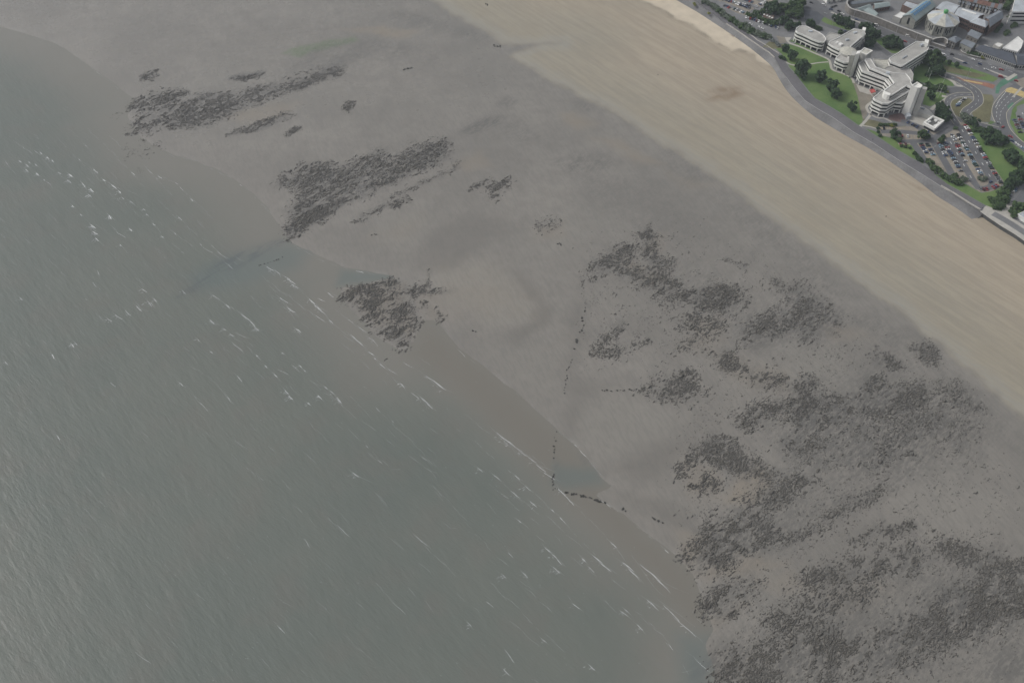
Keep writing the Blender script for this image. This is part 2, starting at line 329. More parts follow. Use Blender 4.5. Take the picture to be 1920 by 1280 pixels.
STAIN = [  # thin mussel/weed stain without standing clumps: polygon, strength, softness
 ([(860,248),(880,230),(910,218),(952,215),(940,230),(900,247),(880,257)], .7, 5), ([(925,200),(950,180),(975,190),(960,200)], .45, 5),
 ([(700,38),(760,22),(830,40),(900,62),(922,70),(900,82),(830,62),(760,48)], .5, 8), ([(520,130),(560,95),(640,75),(720,70),(800,85),(760,110),(680,115),(620,140)], .42, 10),
 ([(745,270),(770,255),(800,265),(770,280)], .4, 5), ([(690,290),(730,275),(760,290),(720,310),(680,310)], .3, 6),
 ([(1040,305),(1080,280),(1120,290),(1160,310),(1110,325),(1060,325)], .5, 9), ([(1080,190),(1105,195),(1112,210),(1095,208)], .45, 4),
 ([(950,225),(1000,235),(1030,270),(980,275),(930,260)], .3, 9), ([(1050,290),(1200,330),(1330,420),(1430,480),(1400,500),(1250,440),(1120,400),(1060,340)], .25, 22),
 ([(1250,270),(1300,300),(1340,340),(1290,350),(1240,310)], .35, 10), ([(1330,360),(1430,400),(1530,490),(1480,500),(1380,430)], .35, 14),
 ([(1460,440),(1530,490),(1620,560),(1560,560),(1480,500)], .4, 12), ([(1540,560),(1640,590),(1740,650),(1700,660),(1600,620)], .4, 12),
 ([(1740,680),(1800,720),(1900,800),(1920,860),(1840,800),(1760,720)], .4, 12), ([(1440,960),(1550,930),(1650,890),(1700,850),(1750,830),(1760,852),(1700,902),(1620,942),(1540,972),(1470,995)], .55, 10),
 ([(1500,860),(1620,860),(1780,800),(1860,830),(1760,880),(1640,910),(1520,920)], .4, 18), ([(1400,890),(1500,870),(1560,880),(1500,925),(1420,930)], .5, 12),
 ([(1420,940),(1520,930),(1600,960),(1480,1020),(1420,1000)], .35, 14), ([(1560,1080),(1720,1030),(1880,1080),(1760,1130),(1640,1150),(1580,1120)], .4, 16),
 ([(1750,1280),(1800,1240),(1920,1180),(1960,1180),(1960,1300),(1750,1300)], .6, 14), ([(1640,650),(1720,640),(1760,690),(1700,720),(1620,700)], .3, 12),
 ([(1330,1290),(1340,1200),(1420,1170),(1560,1120),(1680,1070),(1760,1040),(1900,1050),(1960,1060),(1960,1290)], .55, 25), ([(1420,800),(1500,720),(1620,700),(1760,720),(1860,800),(1800,870),(1640,900),(1480,890)], .5, 25), ([(1330,1000),(1420,940),(1560,900),(1620,930),(1520,1000),(1420,1060),(1340,1070)], .5, 14), ([(1240,500),(1330,490),(1420,560),(1520,540),(1600,610),(1560,650),(1420,660),(1320,600)], .35, 20), ([(1100,490),(1200,430),(1260,500),(1200,530),(1130,530)], .3, 12),
 ([(1085,850),(1105,862),(1130,895),(1110,893)], .55, 3), ([(370,520),(400,490),(450,470),(530,448),(540,455),(470,485),(400,525),(330,555)], .8, 7),
 ([(1040,905),(1036,860),(1046,860),(1050,905)], .4, 3), ([(1310,1215),(1345,1200),(1370,1230),(1330,1270),(1290,1260)], .55, 8)]
TAN = [([(1380,880),(1430,875),(1450,905),(1420,940),(1360,945),(1350,925)], .8, 5), ([(1270,870),(1340,880),(1350,930),(1290,930)], .55, 6), ([(1280,980),(1320,1000),(1300,1070),(1400,1040),(1480,1050),(1420,1075),(1330,1085),(1270,1065)], .7, 7),
 ([(1300,1115),(1340,1150),(1400,1135),(1330,1170)], .7, 5), ([(1400,1090),(1480,1060),(1540,1100),(1470,1120)], .4, 8), ([(1500,1110),(1640,1085),(1700,1100),(1580,1150)], .35, 10), ([(400,215),(460,205),(560,190),(540,215),(450,232)], .6, 8), ([(640,55),(720,50),(790,60),(770,70),(690,66)], .9, 5), ([(1050,215),(1080,210),(1120,235),(1090,245)], .8, 7),
 ([(1110,262),(1160,270),(1240,310),(1200,312)], .8, 7), ([(1245,328),(1300,335),(1350,350),(1300,358)], .5, 8), ([(850,305),(900,290),(915,312),(870,322)], .6, 6), ([(1000,430),(1060,415),(1060,445),(1010,448)], .5, 7), ([(1220,450),(1250,440),(1240,480),(1200,470)], .5, 6),
 ([(1150,480),(1200,490),(1260,525),(1210,530)], .5, 8), ([(1290,590),(1360,600),(1340,650),(1280,660)], .4, 9), ([(1330,660),(1470,690),(1480,735),(1380,715)], .4, 9), ([(1530,600),(1600,620),(1640,640),(1560,640)], .5, 8), ([(690,440),(800,400),(760,450)], .35, 12), ([(640,540),(760,530),(770,640),(700,610)], .5, 6), ([(780,545),(860,545),(860,600),(800,600)], .4, 8), ([(820,500),(920,500),(1000,560),(1000,600),(900,600),(820,560)], .4, 20)]
DARK = [([(820,420),(900,400),(960,420),(900,470),(850,510),(780,500),(790,460)], .8, 10), ([(950,505),(1000,535),(1030,575),(1020,610),(970,650),(940,640),(1000,605),(1003,575)], .8, 5), ([(1060,600),(1100,560),(1110,640),(1080,700),(1100,720),(1170,725),(1110,745),(1085,790),(1070,830),(1050,800),(1060,720)], .6, 8),
 ([(1180,850),(1240,825),(1290,830),(1260,870),(1240,905),(1190,905),(1150,880)], .7, 10), ([(1130,915),(1200,930),(1310,955),(1320,985),(1240,970),(1160,935)], .7, 7), ([(1080,815),(1120,870),(1130,890),(1095,860)], .5, 5), ([(1180,580),(1230,590),(1230,640),(1180,630)], .5, 12), ([(1330,910),(1420,920),(1400,945),(1340,950)], .0, 8)]
LIGHT = [([(800,512),(900,495),(960,520),(1000,578),(992,612),(920,617),(830,562)], .8, 6), ([(1088,762),(1200,745),(1290,780),(1250,820),(1150,862),(1088,842)], .6, 10), ([(690,405),(800,380),(830,420),(760,470),(690,450)], .5, 14), ([(1110,560),(1180,545),(1230,600),(1180,600)], .5, 12), ([(900,640),(1040,650),(1050,740),(1000,750)], .45, 12), ([(1400,905),(1520,870),(1500,935),(1420,950)], .3, 10), ([(1450,640),(1560,650),(1620,720),(1540,725),(1480,700)], .5, 10), ([(1620,690),(1680,705),(1760,745),(1790,775),(1750,770),(1690,730)], .6, 7), ([(1380,1110),(1460,1080),(1540,1110),(1400,1170)], .3, 10), ([(1690,900),(1850,880),(1900,980),(1780,1000),(1700,970)], .4, 18), ([(300,180),(420,120),(500,150),(420,170)], .3, 20), ([(1020,380),(1140,400),(1160,440),(1060,480),(1000,470)], .4, 16)]
GREEN = [([(525,102),(545,90),(600,78),(660,70),(670,76),(610,90),(560,105)], .8, 4)]
stain = np.zeros(X.shape); tanf = np.zeros(X.shape); dark = np.zeros(X.shape); green = np.zeros(X.shape)
for lab, pl, den, cr, soft, st in PATCH:
    if st: stain = np.maximum(stain, min(1, st * 1.6) * mask(Xw, Yw, pl, soft * 1.4))
faint = np.zeros(X.shape)
for pl, s, soft in STAIN: faint = np.maximum(faint, s * mask(Xw, Yw, pl, soft))
for pl, s, soft in TAN: tanf = np.maximum(tanf, s * mask(Xw, Yw, pl, soft))
for pl, s, soft in DARK: dark = np.maximum(dark, s * mask(Xw, Yw, pl, soft))
for pl, s, soft in GREEN: green = np.maximum(green, s * mask(Xw, Yw, pl, soft))
light = np.zeros(X.shape)
for pl, s, soft in LIGHT: light = np.maximum(light, s * mask(Xw, Yw, pl, soft))
A['bank'] = light
A['stain'] = stain; A['faint'] = faint; A['tan'] = tanf; A['smooth_mud'] = dark; A['algae'] = green
A['puddle'] = np.maximum(mask(Xw, Yw, [(1330,175),(1350,165),(1385,162),(1390,178),(1365,192),(1335,190)], 6), .6 * mask(Xw, Yw, [(1700,340),(1725,345),(1745,358),(1715,352)], 3))
A['wet_film'] = mask(X, Y, [(-500,-200),(760,-60),(900,60),(930,95),(1000,160),(850,230),(640,200),(420,280),(300,285),(230,170),(110,85),(-100,30)], 45)
A['rim'] = np.exp(-np.abs(D) / 2.2)
A['near_sea'] = 1 - sst(D, 0, 60)

m_flat, t, b = new_mat('tidal_flat')
pos = node(t, 'ShaderNodeNewGeometry').outputs['Position']
along = stretched(t, pos, math.atan2(sdir[1], sdir[0]), .085)      # stretched along the coast
wdir = np.array(P2(640, 380)) - np.array(P2(540, 440)); wang = math.atan2(wdir[1], wdir[0])
weedv = stretched(t, pos, wang, .35)
n_big = noise(t, .012, 5, .6, pos).outputs[0]; n_mid = noise(t, .07, 5, .62, pos).outputs[0]; n_fine = noise(t, .9, 4, .7, pos).outputs[0]
n_str = noise(t, .24, 7, .75, along).outputs[0]; n_str2 = noise(t, 1.1, 3, .7, along).outputs[0]; n_weed = noise(t, .55, 5, .78, weedv).outputs[0]
n_weed2 = noise(t, .06, 4, .6, weedv).outputs[0]
mud = mixc(t, ramp(t, n_big, .3, .7), (.180, .169, .150), (.225, .210, .186))
mud = mixc(t, ramp(t, n_mid, .35, .7, 0, .45), mud, (.156, .146, .131))
mud = mixc(t, math2(t, 'MULTIPLY', attr(t, 'smooth_mud'), .75), mud, (.140, .131, .116))
mud = mixc(t, math2(t, 'MULTIPLY', attr(t, 'bank'), .75), mud, (.228, .216, .190))
rip = noise(t, .5, 3, .6, stretched(t, pos, wang + 1.2, .22)).outputs[0]
mud = mixc(t, ramp(t, rip, .44, .62, 0, .30), mud, (.132, .128, .118))
mud = mixc(t, math2(t, 'MULTIPLY', attr(t, 'tan'), ramp(t, n_mid, .2, .62, .25, .9)), mud, (.222, .192, .152))
mud = mixc(t, math2(t, 'MULTIPLY', attr(t, 'algae'), ramp(t, n_weed, .35, .55)), mud, (.12, .16, .085))
wfac = math2(t, 'MULTIPLY', ramp(t, math2(t, 'ADD', math2(t, 'MULTIPLY', n_weed, .72), math2(t, 'MULTIPLY', n_weed2, .28)), .43, .56), attr(t, 'faint'))
mud = mixc(t, wfac, mud, (.092, .090, .083))
mud = mixc(t, math2(t, 'MULTIPLY', attr(t, 'stain'), ramp(t, n_weed, .34, .60)), mud, (.086, .083, .076))
# thin speckle of shell and worm casts over all of the mud
mud = mixc(t, ramp(t, n_fine, .60, .72, 0, .35), mud, (.10, .098, .092))
sand = mixc(t, ramp(t, n_str, .36, .66), (.248, .227, .183), (.306, .277, .216))
sand = mixc(t, ramp(t, n_big, .35, .68, 0, .5), sand, (.262, .232, .178))
sand = mixc(t, ramp(t, n_str2, .5, .75, 0, .35), sand, (.215, .197, .158))
sand = mixc(t, math2(t, 'MULTIPLY', attr(t, 'upper'), .75), sand, mixc(t, ramp(t, n_str, .40, .62), (.312, .264, .200), (.374, .316, .240)))
sand = mixc(t, math2(t, 'MULTIPLY', attr(t, 'crest'), ramp(t, n_str2, .3, .7, .15, .8)), sand, (.262, .256, .228))
sand = mixc(t, math2(t, 'MULTIPLY', attr(t, 'puddle'), ramp(t, n_mid, .3, .6, .3, .85)), sand, (.20, .148, .098))
sand = mixc(t, attr(t, 'pale'), sand, mixc(t, ramp(t, n_mid, .3, .7), (.46, .40, .31), (.56, .49, .385)))
sand = mixc(t, math2(t, 'MULTIPLY', attr(t, 'wrack'), ramp(t, n_mid, .38, .62, .1, .75)), sand, (.165, .145, .110))
c = mixc(t, attr(t, 'dry'), mud, sand)
c = mixc(t, math2(t, 'MULTIPLY', attr(t, 'rim'), ramp(t, n_mid, .45, .62, 0, .4)), c, (.30, .29, .27))
t.links.new(c, b.inputs['Base Color'])
rw = math2(t, 'ADD', ramp(t, n_mid, .3, .7, .38, .6), math2(t, 'MULTIPLY', attr(t, 'dry'), .35))
rw = math2(t, 'SUBTRACT', rw, math2(t, 'MULTIPLY', attr(t, 'smooth_mud'), .08))
rw = math2(t, 'SUBTRACT', rw, math2(t, 'MULTIPLY', attr(t, 'wet_film'), .2))
t.links.new(rw, b.inputs['Roughness']); b.inputs['Specular IOR Level'].default_value = .5
bp = node(t, 'ShaderNodeBump'); bp.inputs['Strength'].default_value = .35; bp.inputs['Distance'].default_value = .35
hgt = math2(t, 'ADD', math2(t, 'MULTIPLY', n_weed, 1.0), math2(t, 'ADD', math2(t, 'MULTIPLY', n_fine, .35), n_str2))
t.links.new(hgt, bp.inputs['Height']); t.links.new(bp.outputs[0], b.inputs['Normal'])
flat = struct(big_mesh('tidal_flat', np.stack([X, Y, Z], 1), FQ, m_flat, smooth=True))
for k, v in A.items():
    a = flat.data.attributes.new(k, 'FLOAT', 'POINT'); a.data.foreach_set('value', v.astype(np.float32))

# ---- water
keep = (D < 16); fk = keep[FQ].any(1)
used = np.unique(FQ[fk]); remap = -np.ones(len(X), int); remap[used] = np.arange(len(used))
m_sea, t, b = new_mat('sea_water')
pos = node(t, 'ShaderNodeNewGeometry').outputs['Position']
c0, c1 = np.array(P2(505, 505)), np.array(P2(1330, 1190)); cdir = (c1 - c0) / np.linalg.norm(c1 - c0); cang = math.atan2(cdir[1], cdir[0])
def wavec(scale, ang): return stretched(t, pos, ang, scale[0])
w1 = noise(t, .34, 4, .6, wavec((.28, 1, 1), cang)).outputs[0]
w2 = noise(t, .75, 3, .65, wavec((.35, 1, 1), cang + .35)).outputs[0]
w3 = noise(t, .10, 3, .5, wavec((.3, 1, 1), cang - .1)).outputs[0]
big = noise(t, .006, 4, .6, pos).outputs[0]; mid = noise(t, .03, 4, .6, pos).outputs[0]
sh = attr(t, 'shallow')
wc = mixc(t, ramp(t, big, .35, .65), (.125, .141, .126), (.141, .153, .135))
wc = mixc(t, ramp(t, mid, .45, .7, 0, .35), wc, (.150, .144, .128))
wc = mixc(t, math2(t, 'MULTIPLY', sh, .8), wc, (.196, .186, .165))
wc = mixc(t, math2(t, 'MULTIPLY', attr(t, 'silt'), .85), wc, (.168, .157, .135))
wc = mixc(t, math2(t, 'MULTIPLY', attr(t, 'teal'), .6), wc, (.120, .148, .142))
wc = mixc(t, math2(t, 'MULTIPLY', attr(t, 'bed_weed'), ramp(t, noise(t, .16, 5, .7, stretched(t, pos, wang, .3)).outputs[0], .42, .62, .08, .75)), wc, (.085, .098, .105))
t.links.new(wc, b.inputs['Base Color'])
b.inputs['Specular IOR Level'].default_value = .38; b.inputs['Roughness'].default_value = .32; b.inputs['IOR'].default_value = 1.33
hh = math2(t, 'ADD', math2(t, 'ADD', math2(t, 'MULTIPLY', w1, 1.0), math2(t, 'MULTIPLY', w2, .42)), math2(t, 'MULTIPLY', w3, 1.6))
bp = node(t, 'ShaderNodeBump'); bp.inputs['Distance'].default_value = 1.1
t.links.new(ramp(t, sh, 0, 1, .29, .06), bp.inputs['Strength'])
t.links.new(hh, bp.inputs['Height']); t.links.new(bp.outputs[0], b.inputs['Normal'])
sea = struct(big_mesh('sea_water', np.stack([X[used], Y[used], np.zeros(len(used))], 1), remap[FQ[fk]], m_sea, smooth=True))
dep = -Z[used]
for k, v in (('shallow', 1 - sst(-D[used] + 14 * (fbm(X[used] / 40, Y[used] / 40) - .5), 4, 76)), ('bed_weed', faint[used]), ('silt', mask(X[used], Y[used], [(800,596),(850,640),(960,725),(1060,815),(1150,910),(1213,1000),(1310,1080),(1335,1190),(1290,1160),(1180,1040),(1060,935),(960,830),(860,735),(770,665)], 14)), ('teal', mask(X[used], Y[used], [(350,520),(420,480),(540,455),(580,470),(560,500),(470,530),(380,545)], 12) + mask(X[used], Y[used], [(1038,870),(1120,880),(1130,905),(1060,915),(1036,905)], 6) + mask(X[used], Y[used], [(640,505),(720,512),(760,520),(700,526),(630,535)], 5)  + mask(X[used], Y[used], [(1270,1190),(1330,1190),(1330,1290),(1280,1290)], 10))):
    a = sea.data.attributes.new(k, 'FLOAT', 'POINT'); a.data.foreach_set('value', v.astype(np.float32))

# ---- foam
m_foam = plain('foam', (.72, .74, .75), .7, .1, .8)
FV, FF = [], []
cn = np.array([-cdir[1], cdir[0]])
_a, _b = np.array(P2(700, 700)), np.array(P2(670, 712)); WV = (_b - _a) / np.linalg.norm(_b - _a); WA = math.atan2(WV[1], WV[0])
TV, TF = [], []
def ribbon(x, y, ang, length, wd, thin=False, curv=0.0):
    """one thin irregular crest of foam, tapering at both ends"""
    V, F = (TV, TF) if thin else (FV, FF); n = max(3, int(length / 1.1)); i0 = len(V); px_, py_ = x - math.cos(ang) * length / 2, y - math.sin(ang) * length / 2; a_ = ang - curv / 2; off = 0
    for k in range(n + 1):
        f = k / n; w_ = wd * (math.sin(math.pi * min(1, max(0, f * .9 + .05))) ** .6) * random.uniform(.45, 1.25); off = off * .6 + random.gauss(0, .10)
        nx_, ny_ = -math.sin(a_), math.cos(a_)
        V.append((px_ + nx_ * (off + w_ / 2), py_ + ny_ * (off + w_ / 2), .07)); V.append((px_ + nx_ * off, py_ + ny_ * off, .085)); V.append((px_ + nx_ * (off - w_ / 2), py_ + ny_ * (off - w_ / 2), .07))
        px_ += math.cos(a_) * length / n; py_ += math.sin(a_) * length / n; a_ += curv / n + random.gauss(0, .05)
    for k in range(n): q = i0 + 3 * k; F.extend([(q, q + 1, q + 4, q + 3), (q + 1, q + 2, q + 5, q + 4)])
def chip(x, y, lx, wy, ang, thin=True): ribbon(x, y, ang, lx * 2, wy * 2, thin)
def crest(px, py, length, heavy=1.0, wisps=6):
    x, y = P2(px, py); ang = cang + random.uniform(-.10, .10)
    ribbon(x, y, ang, length * 1.25, .34 * heavy, False, random.uniform(-.2, .2)); ribbon(x, y, ang, length * 2.6, .20 * heavy, True, random.uniform(-.15, .15))
    d = np.array([math.cos(ang), math.sin(ang)])
    for k in range(int(wisps * 1.5)):
        u = random.uniform(-length / 2, length / 2); r0 = abs(random.gauss(0, 1.9)) + .2
        ribbon(x + d[0] * u + WV[0] * r0 + random.gauss(0, .35), y + d[1] * u + WV[1] * r0 + random.gauss(0, .35), WA + random.gauss(0, .28), random.uniform(.7, 2.4), random.uniform(.08, .2), random.random() < .75, random.uniform(-.6, .6))
CAPS = [(55,305,3,1,4),(68,310,4,1,3),(77,287,5,1.1,4),(90,297,5,1.2,8),(99,302,4,1.3,6),(38,303,4,1,4),(52,311,5,1.3,8),(50,320,5,1.1,8),(71,327,5,1.3,9),(83,338,2,1,2),(133,329,6,1.5,30),(130,340,6,1,22),(157,347,7,1.6,16),(172,357,6,1.5,18),(168,367,5,1,20),(112,325,4,1,9),
 (149,300,2,1.2,1),(178,320,5,1,5),(182,323,3,1,5),(195,338,4,1.4,6),(214,350,8,1.5,10),(224,360,4,1.5,6),(230,372,3,1.3,6),(247,379,4,1.1,6),(270,393,3,1,2),(276,403,3,1,3),(289,421,3,1,3),(305,444,3,1.1,4),(207,407,6,1.7,26),(175,425,6,1.8,30),(178,437,6,1.4,30),(182,449,5,1,18),(245,431,4,1.5,8),(137,387,3,1.2,4),(152,403,3,1,3),(226,460,2,1.3,2),(250,326,5,1,2),(300,333,5,1,2),
 (222,595,8,1.2,10),(205,600,6,1.1,10),(240,587,8,1,8),(262,578,8,1.1,9),(281,570,7,1,8),(291,563,5,1,5),(100,668,5,1.6,10),(137,648,5,1.2,16),(142,644,4,1,8),(12,681,4,1,5),(270,545,6,1,8),(345,548,5,1,4),(338,410,5,1,5),(360,375,4,1,4),
 (405,558,8,1,2),(427,574,6,1.5,18),(460,595,10,1.4,6),(474,607,8,1.2,4),(482,617,5,1.3,22),(398,604,6,1.2,12),(421,618,3,1.5,2),(435,629,5,1.2,2),(482,667,2,1.8,1),(372,638,4,1.3,3),(396,660,3,1,2),(450,710,7,1,2),(499,687,3,1.2,2),(516,704,5,1.1,3),(538,735,5,1.3,20),(545,745,5,1.3,22),(579,757,3,1.4,8),(531,662,3,1.2,3),(563,687,3,1.6,3),(571,695,3,1.1,2),(611,727,3,1.2,2),(623,736,5,1,3),(636,750,6,1.7,22),(600,745,5,1.2,18),
 (507,505,9,1.2,4),(520,511,7,1.2,5),(546,527,10,1.3,24),(553,537,8,1,26),(532,563,9,1.2,3),(545,581,10,1.3,5),(585,566,8,1.4,7),(596,577,8,1.6,5),(605,585,6,1.4,3),(620,603,5,1,2),(664,634,9,1.5,5),(675,643,7,1.4,3),(696,663,6,1.7,4),(704,673,3,1.2,2),(717,686,6,1.2,7),(755,722,6,1.3,14),(795,750,8,1.4,18),(806,760,7,1.6,14),(560,620,6,1.6,12),(700,640,12,1,6),(812,715,14,1.4,8),(826,725,10,1.4,4),(680,618,8,1,1),(620,553,7,1,2),(712,865,3,1.5,2),(667,890,6,1.3,24),
 (945,822,14,1.4,14),(958,833,12,1.3,22),(980,850,8,1.2,14),(998,862,7,1.2,12),(1015,878,9,1.5,8),(1030,893,9,1.4,3),(1053,922,8,1.6,6),(1068,938,9,1.3,5),(900,880,5,1.2,4),(933,896,6,1.3,5),(970,895,5,1.4,12),(990,915,5,1.2,8),(967,927,8,1.2,6),(1000,945,6,1.2,8),(1036,957,2,2,1),(1052,972,2,1.8,1),(974,977,3,1.6,2),(1027,1030,5,1.7,14),(1040,1043,4,1.3,8),(1049,1053,5,1.3,4),(1044,1068,6,1.1,34),(1095,1050,4,1.4,10),(1120,1048,8,1.4,7),(1135,1062,9,1.4,4),(1150,1021,6,1.3,4),(1178,1062,9,1.5,5),(1188,1074,9,1.3,4),(1218,1075,16,1.1,4),(1240,1092,16,1,4),(1225,1133,9,1.4,12),(1109,1068,5,1.2,3),(945,1080,4,1,20),(1080,1137,5,1.5,6),(985,1077,5,1.3,5),(1170,1150,5,1.3,10),(1200,1175,5,1.2,12),(1175,1145,4,1.3,5),(1260,1150,14,1.1,6),(1290,1180,12,1,5),
 (1110,1250,5,1.2,12),(950,1260,5,1,8),(880,1170,4,1,8),(1020,1200,4,1.2,8),(340,720,5,1,6),(110,820,5,1,3),(40,560,4,1,5)]
for px, py, l, hv, wi in CAPS:
    k_ = 1.3 if py < 470 else (.85 if px < 660 else .6)
    crest(px, py, l * .85, hv * k_, wi * k_)
LINES = [[(395,555),(427,572),(455,590),(482,612)], [(392,597),(422,619),(482,667),(520,707),(545,732)], [(502,547),(535,570),(555,587)], [(505,505),(540,522),(560,540),(605,585),(630,612),(677,645),(705,672),(720,690),(750,720),(805,757)], [(595,560),(620,575),(672,612),(710,645)], [(747,672),(795,705),(827,725)], [(532,662),(565,687),(610,727),(635,750)], [(785,670),(817,692)],
 [(945,820),(970,840),(1022,880),(1052,920),(1095,965),(1152,1025),(1182,1067),(1207,1095)], [(970,830),(1010,865),(1035,887)], [(890,827),(932,865),(975,900),(1012,935),(1052,972),(1082,1005),(1117,1040),(1142,1070)], [(920,887),(962,922),(1002,957)], [(965,970),(995,995),(1027,1027),(1052,1055)], [(935,1017),(955,1037),(985,1077)], [(1185,1040),(1220,1077),(1265,1112),(1310,1160)], [(820,967),(845,990)], [(1060,1107),(1082,1137)],
 [(60,280),(90,300),(110,318),(135,332),(160,350),(178,362)], [(150,300),(190,330),(225,362),(250,382),(290,420),(310,450)], [(290,640),(330,670),(390,705),(440,760)], [(180,420),(215,450),(250,480)], [(640,790),(700,850),(740,880)], [(300,330),(330,345),(360,372),(400,410)], [(1190,1145),(1230,1180),(1260,1215),(1290,1260)], [(800,900),(850,950),(900,1010)], [(700,760),(760,815),(820,880)], [(860,760),(900,800),(940,830)]]
def foam_line(pts, cov, bright, wmul=1.0, jit=.4):
    pl_ = smooth_pl(PL(pts, 0), 3); cum = [0]
    for i in range(len(pl_) - 1): cum.append(cum[-1] + math.dist(pl_[i], pl_[i + 1]))
    xs_, ys_ = [q[0] for q in pl_], [q[1] for q in pl_]; s_ = 0.0
    while s_ < cum[-1]:
        l = random.uniform(2, 9); m = s_ + l / 2
        if random.random() < cov:
            x_, y_ = np.interp(m, cum, xs_), np.interp(m, cum, ys_); x2, y2 = np.interp(m + 1, cum, xs_), np.interp(m + 1, cum, ys_); x1_, y1_ = np.interp(m - 1, cum, xs_), np.interp(m - 1, cum, ys_)
            br = random.random() < bright
            ribbon(x_ + random.gauss(0, jit), y_ + random.gauss(0, jit), math.atan2(y2 - y1_, x2 - x1_) + random.gauss(0, .05), l * 1.1, random.uniform(.16, .36 if br else .26) * wmul, not br, random.gauss(0, .12))
        s_ += l * .8
for ln in LINES: foam_line(ln, .66, .14, .72)
for seg in ([(60,66),(110,83),(155,115),(197,147),(225,168)], [(300,280),(330,292),(367,303),(437,337),(477,367),(513,410)], [(552,460),(600,487),(650,504),(727,517)], [(850,647),(900,687),(960,730),(1020,782),(1060,819),(1093,849),(1127,895)], [(1118,927),(1173,972),(1213,1002),(1243,1025),(1270,1047)]): foam_line(seg, .5, .08, .9, .5)
# fainter broken crests over all of the water, thicker towards the shore
for line in range(30):
    base = 4 + line * 7.5 + (line ** 1.55) * .9
    dens = .34 * math.exp(-line / 9) + .045
    for s in np.arange(-560, 560, 3.2):
        nz = float(fbm(np.array([s / 22 + line * 7.7]), np.array([line * 3.1]), 3)[0])
        if nz > .55 and random.random() < dens * 1.5:
            q = c0 + cdir * (s + 250) + cn * (1 if (cn @ np.array([-1, -1])) > 0 else -1) * (base + 6 * (nz - .5) + 5 * math.sin(s / 60 + line))
            if float(sdf(np.array([q[0]]), np.array([q[1]]), SEA)[0]) > 3:
                ribbon(q[0], q[1], cang + random.gauss(0, .06), random.uniform(3, 14), random.uniform(.10, .2), random.random() < .9, random.uniform(-.1, .1))
for k in range(700):                      # stray flecks
    px, py = random.uniform(-40, 1200), random.uniform(150, 1300); q = P2(px, py)
    if float(sdf(np.array([q[0]]), np.array([q[1]]), SEA)[0]) > 8: chip(q[0], q[1], random.uniform(.2, .6), random.uniform(.06, .14), cang + random.gauss(0, .3))
fo = mesh_obj('sea_foam', FV, FF, m_foam); tag(fo, 'white foam on broken wave crests of the grey sea', 'foam', kind='stuff')
fo = mesh_obj('thin_foam', TV, TF, plain('thin_foam', (.30, .315, .31), .7, .2, .8)); tag(fo, 'thin pale foam streaks trailing between the wave crests', 'foam', kind='stuff')

# ---- mussel scars: low weedy clumps standing on the flat
def clump_template():
    k = 5; th = np.arange(k) * 2 * math.pi / k
    base = np.stack([np.cos(th), np.sin(th), np.full(k, -.25)], 1); mid_ = np.stack([.72 * np.cos(th + .3), .72 * np.sin(th + .3), np.full(k, .7)], 1)
    V = np.concatenate([base, mid_, [[0, 0, 1.0]]]); F = []
    for i in range(k):
        j = (i + 1) % k; F += [(i, j, k + j), (i, k + j, k + i), (k + i, k + j, 2 * k)]
    return V, np.array(F)
CVt, CFt = clump_template()
def clumps(name, x, y, z, r, mat, label, cat='mussel scar', ang0=None, kind='stuff', emax=2.7):
    n = len(x); nv = len(CVt)
    V = np.repeat(CVt[None], n, 0) * (1 + rng.normal(0, .16, (n, nv, 3)))
    el = rng.uniform(1.1, emax, n); an = (wang if ang0 is None else ang0) + rng.normal(0, .30, n); h = r * rng.uniform(.35, .75, n)
    a = V[:, :, 0] * (r * el)[:, None]; bq = V[:, :, 1] * (r / np.sqrt(el))[:, None]
    ca, sa = np.cos(an)[:, None], np.sin(an)[:, None]
    W = np.stack([x[:, None] + a * ca - bq * sa, y[:, None] + a * sa + bq * ca, z[:, None] + V[:, :, 2] * h[:, None]], 2).reshape(-1, 3)
    F = (CFt[None] + (np.arange(n) * nv)[:, None, None]).reshape(-1, 3)
    o = big_mesh(name, W, F, mat); tag(o, label, cat, kind=kind); return o
m_weed, t, b = new_mat('mussel_weed')
pos = node(t, 'ShaderNodeNewGeometry').outputs['Position']
q1 = noise(t, .06, 4, .6, pos).outputs[0]; q2 = noise(t, 1.3, 3, .6, pos).outputs[0]
cc = mixc(t, ramp(t, q2, .35, .68), (.055, .052, .045), (.130, .120, .102))
cc = mixc(t, ramp(t, q1, .42, .62, 0, .6), cc, (.088, .083, .075))
t.links.new(cc, b.inputs['Base Color']); b.inputs['Roughness'].default_value = .62; b.inputs['Specular IOR Level'].default_value = .35
total = 0
